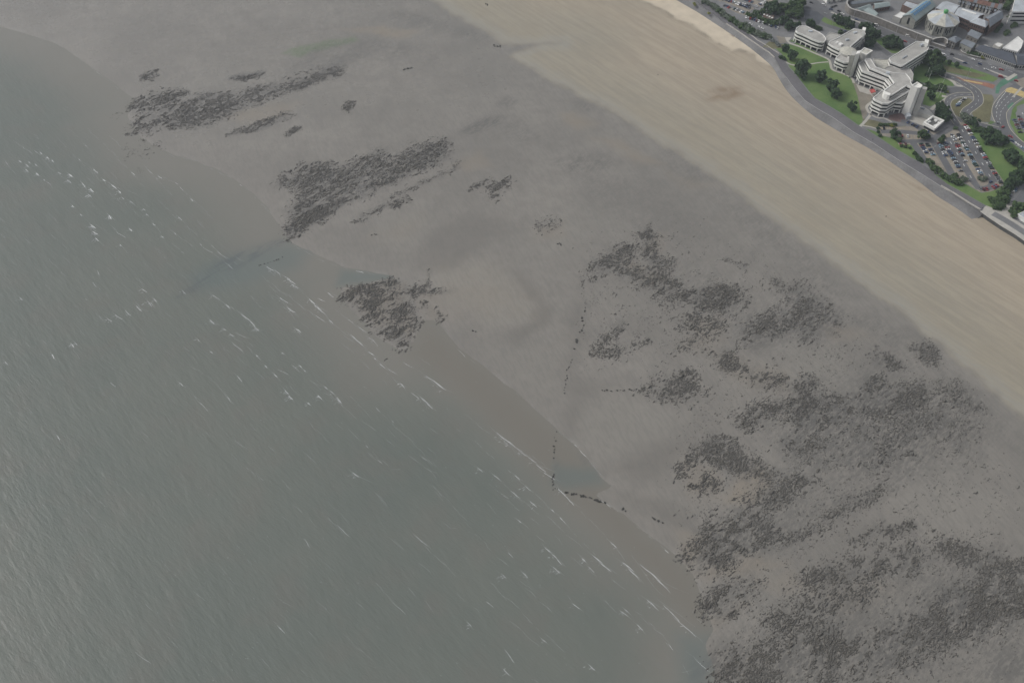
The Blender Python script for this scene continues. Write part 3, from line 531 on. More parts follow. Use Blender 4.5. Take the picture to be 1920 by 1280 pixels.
for lab, pl, den, cr, soft, st in PATCH:
    p = PL(pl, .5); xs = [a for a, _ in p]; ys = [c_ for _, c_ in p]
    x0, x1, y0, y1 = min(xs) - 6, max(xs) + 6, min(ys) - 6, max(ys) + 6
    n = int((x1 - x0) * (y1 - y0) * den * ((4.3 if (pl[0][1] < 420 and x1 - x0 > 60) else 6.2) if den > .1 else 3.2))
    x = rng.uniform(x0, x1, n); y = rng.uniform(y0, y1, n)
    wx = x + 16 * (fbm(x / 12, y / 12, 5) - .5); wy = y + 16 * (fbm(x / 12 + 31, y / 12 + 7, 5) - .5)
    d = sdf(wx, wy, p); m_ = sst(d, -soft * 1.1 - 1.5, soft * 1.2) ** 1.3
    ca, sa = math.cos(-wang), math.sin(-wang); u = (x * ca - y * sa); v = (x * sa + y * ca)
    upper = pl[0][1] < 420
    nz = fbm(u / (46 if upper else 26) + 9, v / (7 if upper else 11) + 4, 4) * .45 + fbm(u / 9, v / 4.0, 3) * .3 + fbm(u / 3.2 + 40, v / 2.0 + 3, 2) * .25
    sparse = den < .1
    acc = rng.random(n) < m_ * (.06 + sst(nz, .42, .56)) * (.9 if not sparse else 1.2)
    if sparse: acc &= nz > .50
    x, y = x[acc], y[acc]
    if not len(x): continue
    dd = -sdf(x, y, SEA); z = np.maximum(height(x, y, dd), -.12)
    r = cr * rng.lognormal(-.18, .40, len(x)) * .52
    total += len(x)
    clumps('mussel_scar', x, y, z, np.clip(r, .25, 1.6), m_weed, lab, emax=3.3 if upper else 2.6)
print('clumps', total); FLAGS = total

# ---- stone rows one can count: fish weirs
m_rock = plain('weir_stone', (.055, .053, .047), .75, .4, 1.5, .4)
def rock_mesh(seed):
    rg = np.random.default_rng(seed); V = CVt * (1 + rg.normal(0, .14, CVt.shape)); V[:, 0] *= 1.25
    me = bpy.data.meshes.new('weir_stone'); me.from_pydata([tuple(v) for v in V], [], [tuple(int(q) for q in f) for f in CFt]); me.materials.append(m_rock); return me
ROCKS = [rock_mesh(i) for i in range(5)]
def stone_row(pts, n, rad, label, group, jit=.8):
    pl = PL(pts, .2); cum = [0]
    for i in range(len(pl) - 1): cum.append(cum[-1] + math.dist(pl[i], pl[i + 1]))
    for k in range(n):
        s = cum[-1] * (k + random.uniform(.1, .9)) / n
        i = max(j for j in range(len(pl) - 1) if cum[j] <= s); f = (s - cum[i]) / (cum[i + 1] - cum[i])
        x = pl[i][0] + f * (pl[i + 1][0] - pl[i][0]) + random.gauss(0, jit); y = pl[i][1] + f * (pl[i + 1][1] - pl[i][1]) + random.gauss(0, jit)
        dd = -sdf(np.array([x]), np.array([y]), SEA); z = max(float(height(np.array([x]), np.array([y]), dd)[0]), -.15)
        o = bpy.data.objects.new('weir_stone', random.choice(ROCKS)); o.location = (x, y, z)
        r = rad * random.uniform(.65, 1.25); o.scale = (r, r * random.uniform(.7, 1), r * .7); o.rotation_euler = (0, 0, random.uniform(0, 6.3)); link(o)
        tag(o, label, 'stone', group)
stone_row([(483,498),(505,492),(530,482)], 9, .75, 'dark stone of the short straight row below the black scar tip', 'short stone row', .2)
stone_row([(1097,582),(1092,600),(1083,640),(1076,655)], 9, 1.1, 'weedy stone at the landward end of the old weir line', 'upper weir line', .7)
stone_row([(1072,672),(1066,690),(1060,720),(1057,742)], 12, .7, 'small stone in the middle of the old weir line', 'middle weir line', .5)
stone_row([(1044,808),(1041,822),(1039,840),(1038,862)], 7, .8, 'stone standing in the shallows of the creek mouth', 'creek mouth stones', .5)
stone_row([(1038,886),(1036,902),(1035,910),(1045,918)], 12, .7, 'stone at the corner of the V-shaped weir', 'weir corner stones', .7)
stone_row([(1060,920),(1075,926),(1090,929),(1105,933),(1135,942)], 16, .95, 'brown stone in the slanting arm of the V-shaped weir', 'weir arm stones', .4)
stone_row([(1165,952),(1172,955)], 3, .9, 'stone half sunk in smooth mud beyond the weir arm', 'sunk stones', .6)
stone_row([(1222,972),(1232,974),(1244,980)], 6, .9, 'stone in the last short row toward the scars', 'last weir stones', .5)
stone_row([(1128,733),(1150,732),(1178,732),(1200,731)], 15, .75, 'small stone in the row leading to the rounded mussel mound', 'mound row stones', .5)
stone_row([(925,87),(940,91)], 7, 1.0, 'dark stone by the wet gully mouth on firm sand', 'gully stones', 1.2)
stone_row([(908,10),(916,12)], 4, .9, 'dark stone on the firm sand near the gully', 'firm sand stones', 1.0)
stone_row([(756,133),(764,131),(774,129)], 7, .9, 'stone in the single short bar on the wet flat', 'flat bar stones', .3)
stone_row([(885,619),(893,622)], 4, .8, 'stone on pale sand inland of the fan', 'pale sand stones', .6)
stone_row([(696,440),(705,440)], 4, .8, 'stone on bare sand under the broken ridge', 'bare sand stones', .6)
stone_row([(722,674),(727,673)], 3, .7, 'stone awash among the breakers', 'awash stones', .4)
stone_row([(1046,458),(1054,460)], 5, .8, 'stone on the flat between mussel groups', 'between group stones', .9)

#%%TOWN%%
# ================================================================== TOWN: GROUND, SEA WALL, ROADS
M_conc = plain('pale_concrete', (.72, .715, .68), .85, .10, .12)
M_wall = plain('grey_concrete', (.40, .395, .375), .85, .14, .15)
M_roofc = plain('roof_felt', (.37, .362, .342), .9, .28, .10)
M_roofg = plain('roof_gravel', (.46, .45, .40), .95, .3, .35)
M_dark = plain('dark_window', (.010, .011, .012), .45, .3, .5, spec=.25)
M_paver = plain('grey_paving', (.178, .180, .184), .9, .22, .08)
M_pave2 = plain('pale_paving', (.40, .385, .35), .9, .15, .2)
M_brickp = plain('red_paving', (.17, .115, .105), .9, .3, .3)
M_asph = plain('asphalt', (.122, .125, .132), .9, .18, .07)
M_asph2 = plain('dark_asphalt', (.085, .092, .105), .9, .2, .08)
M_bay = plain('bay_paving', (.25, .225, .19), .95, .2, .15)
M_line = plain('white_paint', (.62, .62, .60), .7, .2, .6)
M_yel = plain('yellow_paint', (.48, .38, .17), .7, .25, .5)
M_kerb = plain('pale_kerb', (.44, .41, .33), .85, .15, .3)
M_grass = plain('grass', (.1, .1, .1), .95, .2, .05, .3, col2=None)
mg, t, b = new_mat('lawn_grass')
pos = node(t, 'ShaderNodeNewGeometry').outputs['Position']
g1 = noise(t, .035, 5, .65, pos).outputs[0]; g2 = noise(t, .6, 4, .7, pos).outputs[0]
cg = mixc(t, ramp(t, g1, .35, .66), (.080, .145, .045), (.128, .190, .066))
cg = mixc(t, ramp(t, g2, .5, .75, 0, .5), cg, (.19, .20, .10)); t.links.new(cg, b.inputs['Base Color']); b.inputs['Roughness'].default_value = .95; b.inputs['Specular IOR Level'].default_value = .15
M_lawn = mg
M_rough = plain('rough_grass', (.15, .145, .085), .95, .3, .06, .3, spec=.15)
M_soil = plain('bare_soil', (.22, .20, .165), .95, .2, .1)
M_green = plain('green_surfacing', (.08, .19, .13), .9, .2, .1)
M_redsurf = plain('red_surfacing', (.28, .14, .10), .9, .25, .15)
M_stone = plain('rubble_stone', (.205, .192, .175), .9, .35, .4, .4)
M_stonel = plain('pale_stone', (.30, .30, .27), .9, .2, .3)
M_brick = plain('brown_brick', (.155, .105, .085), .9, .3, .5)
M_slate = plain('slate', (.165, .185, .21), .7, .2, .2)
M_slated = plain('dark_slate', (.075, .085, .105), .7, .2, .2)
M_roofl = plain('pale_sheet_roof', (.40, .43, .46), .6, .25, .12)
M_roofgr = plain('green_sheet_roof', (.25, .30, .30), .6, .2, .12)
M_tile = plain('red_brown_tile', (.17, .095, .075), .85, .35, .3)
M_white = plain('white_render', (.68, .68, .66), .8, .12, .2)
M_glassb = plain('blue_rooflight', (.07, .22, .42), .3, .2, .6, spec=.5)
M_copper = plain('green_copper', (.09, .33, .12), .6, .3, .6)
M_steel = plain('galvanised_steel', (.55, .56, .57), .45, .1, .5, metal=.6)
M_apron = plain('sea_wall_apron', (.168, .166, .166), .9, .3, .06, .3)
M_prom = plain('promenade_asphalt', (.138, .134, .142), .9, .2, .05)
M_wallf = plain('dark_sea_wall', (.075, .077, .075), .85, .35, .25, .3)

UP = [(1180,-90),(1250,-40),(1316,0),(1344,20),(1375,40),(1400,60),(1420,76),(1440,88),(1460,101),(1468,109),(1474,118),(1479,128),(1488,136),(1500,152),(1514,170),(1527,185),(1555,200),(1580,215),(1610,236),(1617,239),(1650,260),(1680,280),(1705,295),(1733,310),(1756,328),(1778,347),(1815,367),(1848,386),(1878,397),(1920,424),(2000,475),(2200,600)]
MID = [(1150,-90),(1225,-40),(1300,0),(1333,24),(1362,45),(1385,60),(1408,76),(1428,90),(1442,99),(1452,108),(1460,122),(1466,134),(1474,144),(1483,157),(1496,173),(1509,188),(1535,205),(1562,220),(1590,240),(1600,247),(1640,270),(1690,303),(1730,327),(1764,349),(1790,366),(1815,382),(1838,396),(1842,400)]
LOW = [(1110,-90),(1190,-40),(1265,0),(1308,24),(1345,48),(1366,62),(1386,76),(1408,92),(1432,112),(1446,124),(1453,134),(1458,144),(1466,158),(1474,170),(1484,182),(1495,193),(1512,208),(1530,222),(1550,234),(1580,252),(1600,263),(1630,279),(1658,296),(1690,318),(1728,345),(1758,370),(1788,388),(1806,400),(1822,412),(1832,411),(1837,406)]
up_w, mid_w, low_w = PL(UP, ZT), PL(MID, ZT - .3), PL(LOW, 1.75)
# land sheet to the horizon
base_p = up_w + [(9000, up_w[-1][1] - 600), (9000, 12000), (up_w[0][0] - 1500, 12000)]
land = struct(sheet('ground', base_p, ZT, M_paver))
def band(name, A1, z1, A2, z2, mat, thick=0.0):
    """ruled surface between two polylines, resampled to the same count"""
    def res(pl, n):
        cum = [0]
        for i in range(len(pl) - 1): cum.append(cum[-1] + math.dist(pl[i], pl[i + 1]))
        tt = np.linspace(0, cum[-1], n); return list(zip(np.interp(tt, cum, [q[0] for q in pl]), np.interp(tt, cum, [q[1] for q in pl])))
    n = 90; a, bb = res(A1, n), res(A2, n)
    V = [(x, y, z1) for x, y in a] + [(x, y, z2) for x, y in bb]
    return mesh_obj(name, V, [(i, i + 1, n + i + 1, n + i) for i in range(n - 1)], mat, smooth=True)
mid_ext = mid_w + [up_w[-4]]
ni = 28
struct(band('promenade', PL(UP[:28], ZT), ZT + .02, PL(MID[:-1] + [(1846, 398)], ZT), ZT + .02, M_prom))
struct(band('sea_wall_apron', PL(MID, ZT), ZT - .25, PL(LOW[:-1] + [(1842, 404)], 1.75), 1.4, M_apron))
kb = band('kerb', PL(MID[12:24], ZT), ZT + .0, PL([(a + .1, c_ + 1.1) for a, c_ in MID[12:24]], ZT), ZT + .01, M_wall)
kb.location.z = .05; struct(kb)
# the vertical sea wall with its pale coping, where the apron ends
wall_px = [(1838,396),(1856,409),(1880,425),(1905,440),(1930,458),(2000,506),(2150,610)]
wr = empty('sea_wall', (*P2(1838, 396, ZT), 1.0)); tag(wr, 'dark upright sea wall with pale coping above the tan sand', 'wall')
def wall_part(name, pxs, z0, z1, th, mat, parent, zref=ZT):
    pl = PL(pxs, zref); L, Rr = strip_pts(pl, th); o = parent.location
    p = [(x - o.x, y - o.y) for x, y in L + Rr[::-1]]
    return prism(name, p, z0 - o.z, z1 - o.z, mat, parent)
wall_part('wall_face', wall_px, .8, ZT + .2, 1.0, M_wallf, wr); wall_part('coping', wall_px, ZT + .2, ZT + .45, 1.4, M_pave2, wr)
pr = empty('parapet_wall', (*P2(1764, 349, ZT), ZT)); tag(pr, 'low pale parapet along the upper promenade edge', 'wall')
wall_part('wall_face', [(1764,349),(1790,364),(1815,380),(1838,394)], ZT - 1.5, ZT + 1.1, .9, M_pave2, pr)
pr2 = empty('parapet_wall', (*P2(1400, 71, ZT), ZT)); tag(pr2, 'long thin pale parapet beside the blown sand', 'wall')
wall_part('wall_face', MID[4:10], ZT - .6, ZT + .8, .5, M_pave2, pr2)
pr3 = empty('parapet_wall', (*P2(1420, 76, ZT), ZT)); tag(pr3, 'long thin pale parapet on the landward side of the upper promenade', 'wall')
wall_part('wall_face', UP[3:9], ZT, ZT + .8, .5, M_pave2, pr3)
struct(sheet('promenade', PL([(1846,388),(1852,384),(1878,396),(1920,423),(2000,474),(2200,600),(2150,612),(2000,508),(1930,459),(1905,441),(1880,426),(1856,410),(1840,398)], ZT), ZT + .03, M_pave2))
strip('promenade', [(1862,400),(1885,413),(1912,430),(1960,462)], 6.5, ZT + .05, M_paver)['kind'] = 'structure'

def area(name, px, mat, z): return struct(sheet(name, PL(px, ZT), ZT + z, mat))
# lawns and verges
LAWNS = [[(1462,82),(1472,84),(1486,84),(1494,80),(1502,84),(1520,92),(1552,112),(1556,116),(1562,130),(1598,148),(1606,170),(1612,200),(1618,222),(1616,236),(1608,234),(1580,214),(1555,199),(1528,184),(1515,169),(1501,151),(1489,135),(1480,126),(1476,116),(1468,104),(1455,92)],
 [(1480,78),(1490,72),(1500,74),(1500,80),(1494,80)], [(1617,222),(1640,226),(1682,238),(1700,236),(1690,242),(1650,240),(1622,238)],
 [(1622,241),(1640,246),(1652,254),(1684,262),(1712,274),(1728,300),(1732,308),(1706,294),(1680,279),(1650,259)], [(1752,326),(1765,330),(1812,346),(1840,362),(1862,358),(1876,352),(1882,362),(1878,396),(1848,385),(1815,366),(1778,346)],
 [(1537,33),(1548,30),(1600,44),(1606,52),(1600,60),(1560,48),(1540,42)], [(1625,62),(1650,70),(1700,95),(1690,100),(1672,100),(1650,84)],
 [(1714,128),(1730,118),(1760,130),(1790,156),(1788,162),(1740,158),(1712,150)], [(1736,168),(1775,176),(1770,186),(1745,200),(1730,196)],
 [(1768,104),(1790,112),(1850,136),(1872,148),(1862,154),(1820,146),(1770,134),(1758,128)],
 [(1838,176),(1860,178),(1864,186),(1860,200),(1858,215),(1856,230),(1836,228),(1822,214),(1826,206),(1838,198),(1843,188)], [(1782,190),(1806,182),(1822,186),(1822,194),(1806,206),(1804,215),(1802,222),(1792,216),(1784,202)],
 [(1806,228),(1832,234),(1872,244),(1890,262),(1920,286),(1960,320),(1920,340),(1890,350),(1878,342),(1812,234)], [(1898,205),(1905,196),(1920,186),(1960,160),(1960,180),(1916,196),(1904,212),(1908,230),(1925,258),(1960,300),(1920,270),(1904,250),(1893,230)],
 [(1858,226),(1866,230),(1862,235),(1852,232)], [(1890,392),(1920,372),(1960,370),(1990,420),(1960,440),(1920,418),(1900,404)]]
LMAT = [M_lawn, M_lawn, M_rough, M_lawn, M_lawn, M_lawn, M_lawn, M_lawn, M_lawn, M_lawn, M_rough, M_rough, M_lawn, M_lawn, M_lawn, M_lawn]
for p, m in zip(LAWNS, LMAT): area('lawn', p, m, .04)
area('verge', [(1768,122),(1800,130),(1852,142),(1830,146),(1775,134)], M_rough, .06)
area('verge', [(1430,88),(1442,78),(1470,84),(1468,90),(1450,92)], M_rough, .05)
area('soil_bed', [(1598,152),(1612,160),(1640,172),(1634,186),(1628,200),(1626,216),(1618,224),(1613,205),(1608,180)], M_soil, .06)
area('soil_bed', [(1455,66),(1470,68),(1475,80),(1462,82)], M_soil, .05)
area('forecourt', [(1668,216),(1690,212),(1700,222),(1690,230),(1665,224)], M_brickp, .06)
area('forecourt', [(1700,218),(1730,214),(1756,224),(1752,246),(1735,238),(1700,224)], M_pave2, .05)
area('forecourt', [(1605,158),(1640,172),(1646,180),(1640,186),(1632,178),(1612,172)], M_pave2, .07)
area('forecourt', [(1470,67),(1486,68),(1480,76),(1474,76)], M_pave2, .07)
for pts, wd in [([(1476,76),(1482,82),(1500,88),(1525,99),(1552,111),(1557,120),(1561,131),(1580,138),(1596,146),(1601,156)], 2.4), ([(1553,116.5),(1535,118),(1520,120.5)], 1.6), ([(1474,117),(1482,121),(1491,123)], 1.8),
                ([(1640,188),(1625,200),(1630,212),(1632,215),(1622,228),(1613,237)], 2.6), ([(1632,215),(1645,221),(1658,222),(1672,229)], 1.8), ([(1618,236),(1632,238),(1644,242)], 1.4), ([(1760,140),(1785,152),(1793,160),(1806,162)], 3.0), ([(1766,180),(1775,183),(1768,190),(1755,198),(1746,206)], 3.2)]:
    strip('path', pts, wd, ZT + .09, M_pave2)['kind'] = 'structure'
# roads
MAIN_UP = [(1440,-60),(1530,0),(1560,20),(1590,30),(1612,36),(1640,46),(1680,63),(1720,78),(1742,87),(1775,96),(1800,103),(1850,118),(1900,133),(1940,146),(2100,200)]
MAIN_LO = [(2100,240),(1940,176),(1905,160),(1880,150),(1850,138),(1800,122),(1760,108),(1700,92),(1670,80),(1640,67),(1600,53),(1565,42),(1545,32),(1515,22),(1490,0),(1400,-60)]
area('road', MAIN_UP + MAIN_LO, M_asph, .10)
area('road', [(1506,18),(1532,22),(1546,32),(1540,38),(1536,46),(1526,46),(1510,38)], M_asph2, .115)
def road(pts, wd, mat=M_asph, z=.10, kerb=None, dash=None, dz=.03):
    strip('road', pts, wd, ZT + z, mat)['kind'] = 'structure'
    pl = smooth_pl(PL(pts, ZT))
    if kerb:
        for side in (0, 1):
            e = strip_pts(pl, wd + .3)[side]
            a, bb = strip_pts(e, .45)
            n = len(e); V = [(x, y, ZT + .22) for x, y in a] + [(x, y, ZT + .22) for x, y in bb] + [(x, y, ZT) for x, y in a] + [(x, y, ZT) for x, y in bb]
            F = []
            for i in range(n - 1): F += [(i, n + i, n + i + 1, i + 1), (i, i + 1, 2 * n + i + 1, 2 * n + i), (n + i, 3 * n + i, 3 * n + i + 1, n + i + 1)]
            struct(mesh_obj('kerb', V, F, M_kerb))
    if dash: dashes(pl, dash, z + dz)
def dashes(pl, spec, z, mat=None):
    ln, gap, wd = spec; V, F = [], []; s0 = 0.0
    cum = [0]
    for i in range(len(pl) - 1): cum.append(cum[-1] + math.dist(pl[i], pl[i + 1]))
    xs = np.array([q[0] for q in pl]); ys = np.array([q[1] for q in pl]); s = gap / 2
    while s + ln < cum[-1]:
        a = np.array([np.interp(s, cum, xs), np.interp(s, cum, ys)]); bb = np.array([np.interp(s + ln, cum, xs), np.interp(s + ln, cum, ys)])
        d = (bb - a) / (np.linalg.norm(bb - a) + 1e-9); nn = np.array([-d[1], d[0]]) * wd / 2; k = len(V)
        V += [(*(a + nn), ZT + z), (*(a - nn), ZT + z), (*(bb - nn), ZT + z), (*(bb + nn), ZT + z)]; F.append((k, k + 1, k + 2, k + 3)); s += ln + gap
    if V: struct(mesh_obj('lane_marking', V, F, mat or M_line))
road([(1530,30),(1536,40),(1548,47),(1575,56),(1600,64),(1622,72),(1640,82),(1655,94),(1668,104)], 5.5, M_asph, .11)
road([(1325,-12),(1355,15),(1385,32),(1410,46),(1440,58),(1468,66),(1490,66)], 7.5, M_paver, .11)
road([(1766,140),(1792,148),(1813,160),(1828,170),(1834,180),(1834,191),(1824,200),(1813,208),(1809,217),(1816,226),(1838,235),(1872,244)], 8.5, M_asph, .12, True, (3, 4, .3))
road([(1824,178),(1798,178),(1782,184),(1776,194),(1779,207),(1787,221),(1795,233)], 6.0, M_asph, .135, True, (3, 4, .25))
area('road', [(1778,165),(1806,163),(1822,168),(1824,176),(1778,176)], M_asph, .11)
area('road', [(1888,166),(1871,184),(1861,200),(1860,215),(1866,230),(1850,236),(1838,233),(1838,238),(1872,246),(1895,264),(1925,288),(1990,345),(1990,330),(1925,272),(1905,255),(1892,238),(1887,218),(1890,207),(1904,193),(1922,181),(2000,140),(1990,110),(1905,155)], M_asph, .14)
for kp in ([(1888,166),(1871,184),(1861,200),(1860,215),(1866,230)], [(1990,328),(1925,272),(1905,255),(1892,238),(1887,218),(1890,207),(1904,193),(1922,181)]):
    strip('kerb', kp, .5, ZT + .14, M_kerb, None, .14)['kind'] = 'structure'
area('cycle_crossing', [(1868,162),(1876,152),(1896,142),(1906,140),(1908,146),(1890,156),(1876,164),(1872,176),(1866,176)], M_green, .155)
area('crossing_paving', [(1884,148),(1902,138),(1908,141),(1890,152)], M_pave2, .17)
area('bus_lane', [(1790,144),(1806,148),(1852,156),(1866,160),(1862,167),(1840,160),(1808,153)], M_redsurf, .145)
area('bus_lane', [(1806,149.5),(1842,156),(1842,158.5),(1808,152)], M_yel, .165)
area('box_junction', [(1888,166),(1896,164),(1930,176),(1920,184),(1900,176),(1884,172)], M_yel, .16)
area('box_junction', [(1900,152),(1930,142),(1960,160),(1930,172),(1910,160)], M_bay, .16)
area('green_box', [(1888,200),(1898,192),(1902,195),(1892,206)], M_green, .16)
area('central_reservation', [(1556,23.5),(1560,22.5),(1577,30),(1575,32)], M_pave2, .17); area('central_reservation', [(1588,34),(1592,34),(1616,42.5),(1613,44.5)], M_pave2, .17)
area('central_reservation', [(1786,108.5),(1790,108.5),(1809,116),(1806,117)], M_pave2, .17); area('central_reservation', [(1842,128),(1846,128),(1890,144),(1887,146)], M_pave2, .17); area('central_reservation', [(1914,163.5),(1918,164.5),(1902,182),(1896,183)], M_pave2, .17)
dashes(PL([(1540,22),(1600,44),(1660,66),(1720,88),(1780,107),(1840,127),(1890,145)], ZT), (4, 6, .3), .155)
dashes(PL([(1560,33),(1620,54),(1680,76),(1740,97)], ZT), (4, 6, .3), .155); dashes(PL([(1790,100),(1840,116),(1900,136)], ZT), (4, 6, .3), .155)
dashes(PL([(1905,180),(1888,194),(1876,210),(1874,228),(1884,246)], ZT), (3, 3, .3), .16); dashes(PL([(1896,174),(1880,190),(1869,205),(1868,222)], ZT), (3, 3, .35), .16); dashes(PL([(1886,172),(1872,190),(1866,204)], ZT), (1.2, 1.4, .9), .16)
# car parks
area('car_park', [(1646,238),(1690,238),(1720,236),(1752,248),(1764,246),(1795,231),(1806,229),(1882,340),(1874,352),(1856,360),(1836,360),(1822,350),(1790,332),(1755,312),(1734,298),(1712,271),(1684,271),(1680,258),(1650,254)], M_bay, .075)
for pts, wd in [([(1712,268),(1735,302)], 6), ([(1748,262),(1788,332)], 6.5), ([(1777,258),(1826,342)], 6.5), ([(1799,236),(1863,342)], 7), ([(1826,342),(1834,352),(1848,354),(1858,350),(1863,342)], 6.5), ([(1742,266),(1760,254),(1797,232)], 6), ([(1682,266),(1715,265),(1748,265)], 5), ([(1652,247),(1690,247),(1720,250),(1748,262)], 5.5), ([(1690,226),(1712,234),(1738,250),(1752,258)], 5)]:
    strip('car_park_lane', pts, wd, ZT + .105 + random.uniform(0, .02), M_asph, curve=False)['kind'] = 'structure'
dashes(PL([(1799,236),(1863,342)], ZT), (3.5, 12, .5), .14); dashes(PL([(1777,258),(1826,342)], ZT), (3.5, 12, .5), .14)
area('car_park', [(1335,0),(1322,-14),(1330,-60),(1400,-60),(1462,-12),(1450,2),(1438,10),(1418,14),(1405,22),(1396,29),(1370,22),(1350,10)], M_bay, .075)
for pts in ([(1372,-6),(1420,15)], [(1350,4),(1398,24)], [(1390,-10),(1436,4)]): strip('car_park_lane', pts, 5.5, ZT + .115, M_paver, curve=False)['kind'] = 'structure'
area('car_park', [(1906,200),(1916,196),(1990,170),(2010,260),(1960,290),(1925,256),(1908,230)], M_paver, .09)
area('car_park', [(1880,385),(1905,372),(1925,345),(1990,330),(2010,390),(1960,392),(1910,378),(1890,392)], M_asph, .09)
area('path', [(1878,396),(1888,382),(1893,378),(1901,381),(1892,396),(1896,408)], M_pave2, .10)
area('yard', [(1586,10),(1600,-30),(1760,-40),(1900,20),(1880,60),(1800,96),(1744,80),(1680,55),(1612,30)], M_paver, .06)

# ================================================================== BUILDINGS
def loc_of(pxs, z):
    p = PL(pxs, z); return sum(a for a, _ in p) / len(p), sum(c_ for _, c_ in p) / len(p)
UNIT = bpy.data.meshes.new('column'); _v, _f = prism_data([(-.5, -.5), (.5, -.5), (.5, .5), (-.5, .5)], 0, 1); UNIT.from_pydata(_v, [], _f); UNIT.materials.append(M_conc)
def unit_box(name, mat):
    me = UNIT.copy(); me.name = name; me.materials.clear(); me.materials.append(mat); return me
WIN = unit_box('window', M_dark); PIL = unit_box('pilaster', M_stonel); RLT = unit_box('rooflight', M_glassb); RLW = unit_box('rooflight', M_white)
def put(me, root, x, y, z0, sx, sy, sz, ang=0.0, name=None):
    o = bpy.data.objects.new(name or me.name, me); o.parent = root
    o.location = (x - root.location.x, y - root.location.y, z0 - root.location.z); o.scale = (sx, sy, sz); o.rotation_euler = (0, 0, ang); COL.objects.link(o); return o
def edge_items(me, root, p0, p1, n, z0, z1, wd, dep, off=0.0, margin=.5):
    a, bb = Vector(p0), Vector(p1); d = bb - a; L = d.length; d.normalize(); ang = math.atan2(d.y, d.x); nn = Vector((d.y, -d.x))
    for k in range(n):
        q = a + d * (L * (k + margin) / (n - 1 + 2 * margin) if n > 1 else L / 2) + nn * off
        put(me, root, q.x, q.y, z0, wd, dep, z1 - z0, ang)
def banded(root, roof_px, h, nb, colon, sh=3.7, cols=True, colstep=5.6, roofmat=None, wmat=None):
    """concrete bands over recessed window strips; h = roof height above the town"""
    zr = ZT + h; p = ccw(PL(roof_px, zr)); o = root.location; mat = wmat or M_conc
    pi = inset(p, .35); pin = inset(p, .55); z = zr
    ring('parapet', p, pin, z - .9, z, M_white if mat is M_conc else mat, root, o); prism('roof', inset(p, .5), z - .95, z - .55, roofmat or M_roofc, root, o)
    for k in range(nb):
        top = z - .9 if k == 0 else z
        prism('concrete_band', p, z - 1.85, top, mat, root, o)
        prism('window_strip', pi, z - sh, z - 1.85, M_dark, root, o)
        z -= sh
    if colon:
        prism('concrete_band', p, z - 1.0, z, mat, root, o)
        prism('ground_floor', inset(p, 2.6), ZT, z - 1.0, M_dark, root, o)
        if cols:
            pc = inset(p, .55); n = len(pc)
            for i in range(n):
                a, c_ = pc[i], pc[(i + 1) % n]; L = math.dist(a, c_)
                if L < 3: continue
                for k in range(max(1, int(L / colstep))):
                    f = k / max(1, int(L / colstep)); ang = math.atan2(c_[1] - a[1], c_[0] - a[0])
                    put(UNIT, root, a[0] + (c_[0] - a[0]) * f, a[1] + (c_[1] - a[1]) * f, ZT, .8, .9, z - 1.0 - ZT, ang)
    else: prism('ground_floor', p, ZT, z, mat, root, o)
civ = empty('civic_building', (*P2(1640, 150, ZT), ZT)); tag(civ, 'sprawling white concrete office complex with dark window bands, terraces and towers behind the promenade', 'office building')
o6 = lambda pts: [(1600 + a / 10, 90 + c_ / 10) for a, c_ in pts]
o5 = lambda pts: [(1480 + a / 10, 40 + c_ / 10) for a, c_ in pts]
banded(civ, o5([(115,170),(135,120),(180,90),(240,80),(330,90),(420,135),(560,200),(650,265),(690,320),(675,370),(630,390),(560,380),(440,335),(250,245),(150,205)]), 12.2, 2, True)
banded(civ, [(1544,70),(1556,60),(1575,65),(1570,76),(1552,82)], 8.6, 1, False, wmat=M_wall)
banded(civ, [(1568,72),(1601,53.5),(1617,56),(1623.5,63),(1598,84.5),(1590,93),(1574,93),(1562,87.5),(1553,81.5),(1556,77)], 12.4, 2, True)
banded(civ, o5([(870,680),(900,650),(960,605),(1080,575),(1200,600),(1190,740),(1110,770),(1040,770),(930,725),(880,700)]), 12.0, 2, True, colstep=4.5)
pc = P2(1591, 95.5, ZT + 14); dome_p = [(pc[0] + 8.2 * math.cos(2 * math.pi * k / 20), pc[1] + 8.2 * math.sin(2 * math.pi * k / 20)) for k in range(20)]
prism('drum', dome_p, ZT, ZT + 13.6, M_wall, civ, civ.location)
dv = [(pc[0] - civ.location.x, pc[1] - civ.location.y, 15.4)]
for r_, z_ in ((4.5, 14.9), (8.0, 13.6)): dv += [(pc[0] + r_ * math.cos(2 * math.pi * k / 20) - civ.location.x, pc[1] + r_ * math.sin(2 * math.pi * k / 20) - civ.location.y, z_) for k in range(20)]
mesh_obj('drum_roof', dv, [(0, 1 + k, 1 + (k + 1) % 20) for k in range(20)] + [(1 + k, 21 + k, 21 + (k + 1) % 20, 1 + (k + 1) % 20) for k in range(20)], M_roofg, civ)
def tower(pxtop, h, mat, name='stair_tower', z0=ZT): return prism(name, PL(pxtop, ZT + h), z0, ZT + h, mat, civ, civ.location)
tower(o5([(1150,640),(1230,640),(1260,560),(1180,570)]), 22, M_wall); tower(o5([(1240,625),(1320,600),(1345,545),(1270,560)]), 26, M_conc)
tower(o5([(1232,640),(1243,630),(1270,560),(1255,560)]), 20, M_dark, 'window_strip')
tower(o5([(1320,575),(1400,505),(1565,560),(1440,640)]), 22.5, M_wall); prism('roof', inset(PL(o5([(1320,575),(1400,505),(1565,560),(1440,640)]), ZT + 22.5), 1.0), ZT + 22.5, ZT + 22.6, M_roofg, civ, civ.location)
pt = ccw(PL(o5([(1320,575),(1400,505),(1565,560),(1440,640)]), ZT + 22.5)); ring('parapet', pt, inset(pt, .7), ZT + 22.4, ZT + 23.3, M_conc, civ, civ.location)
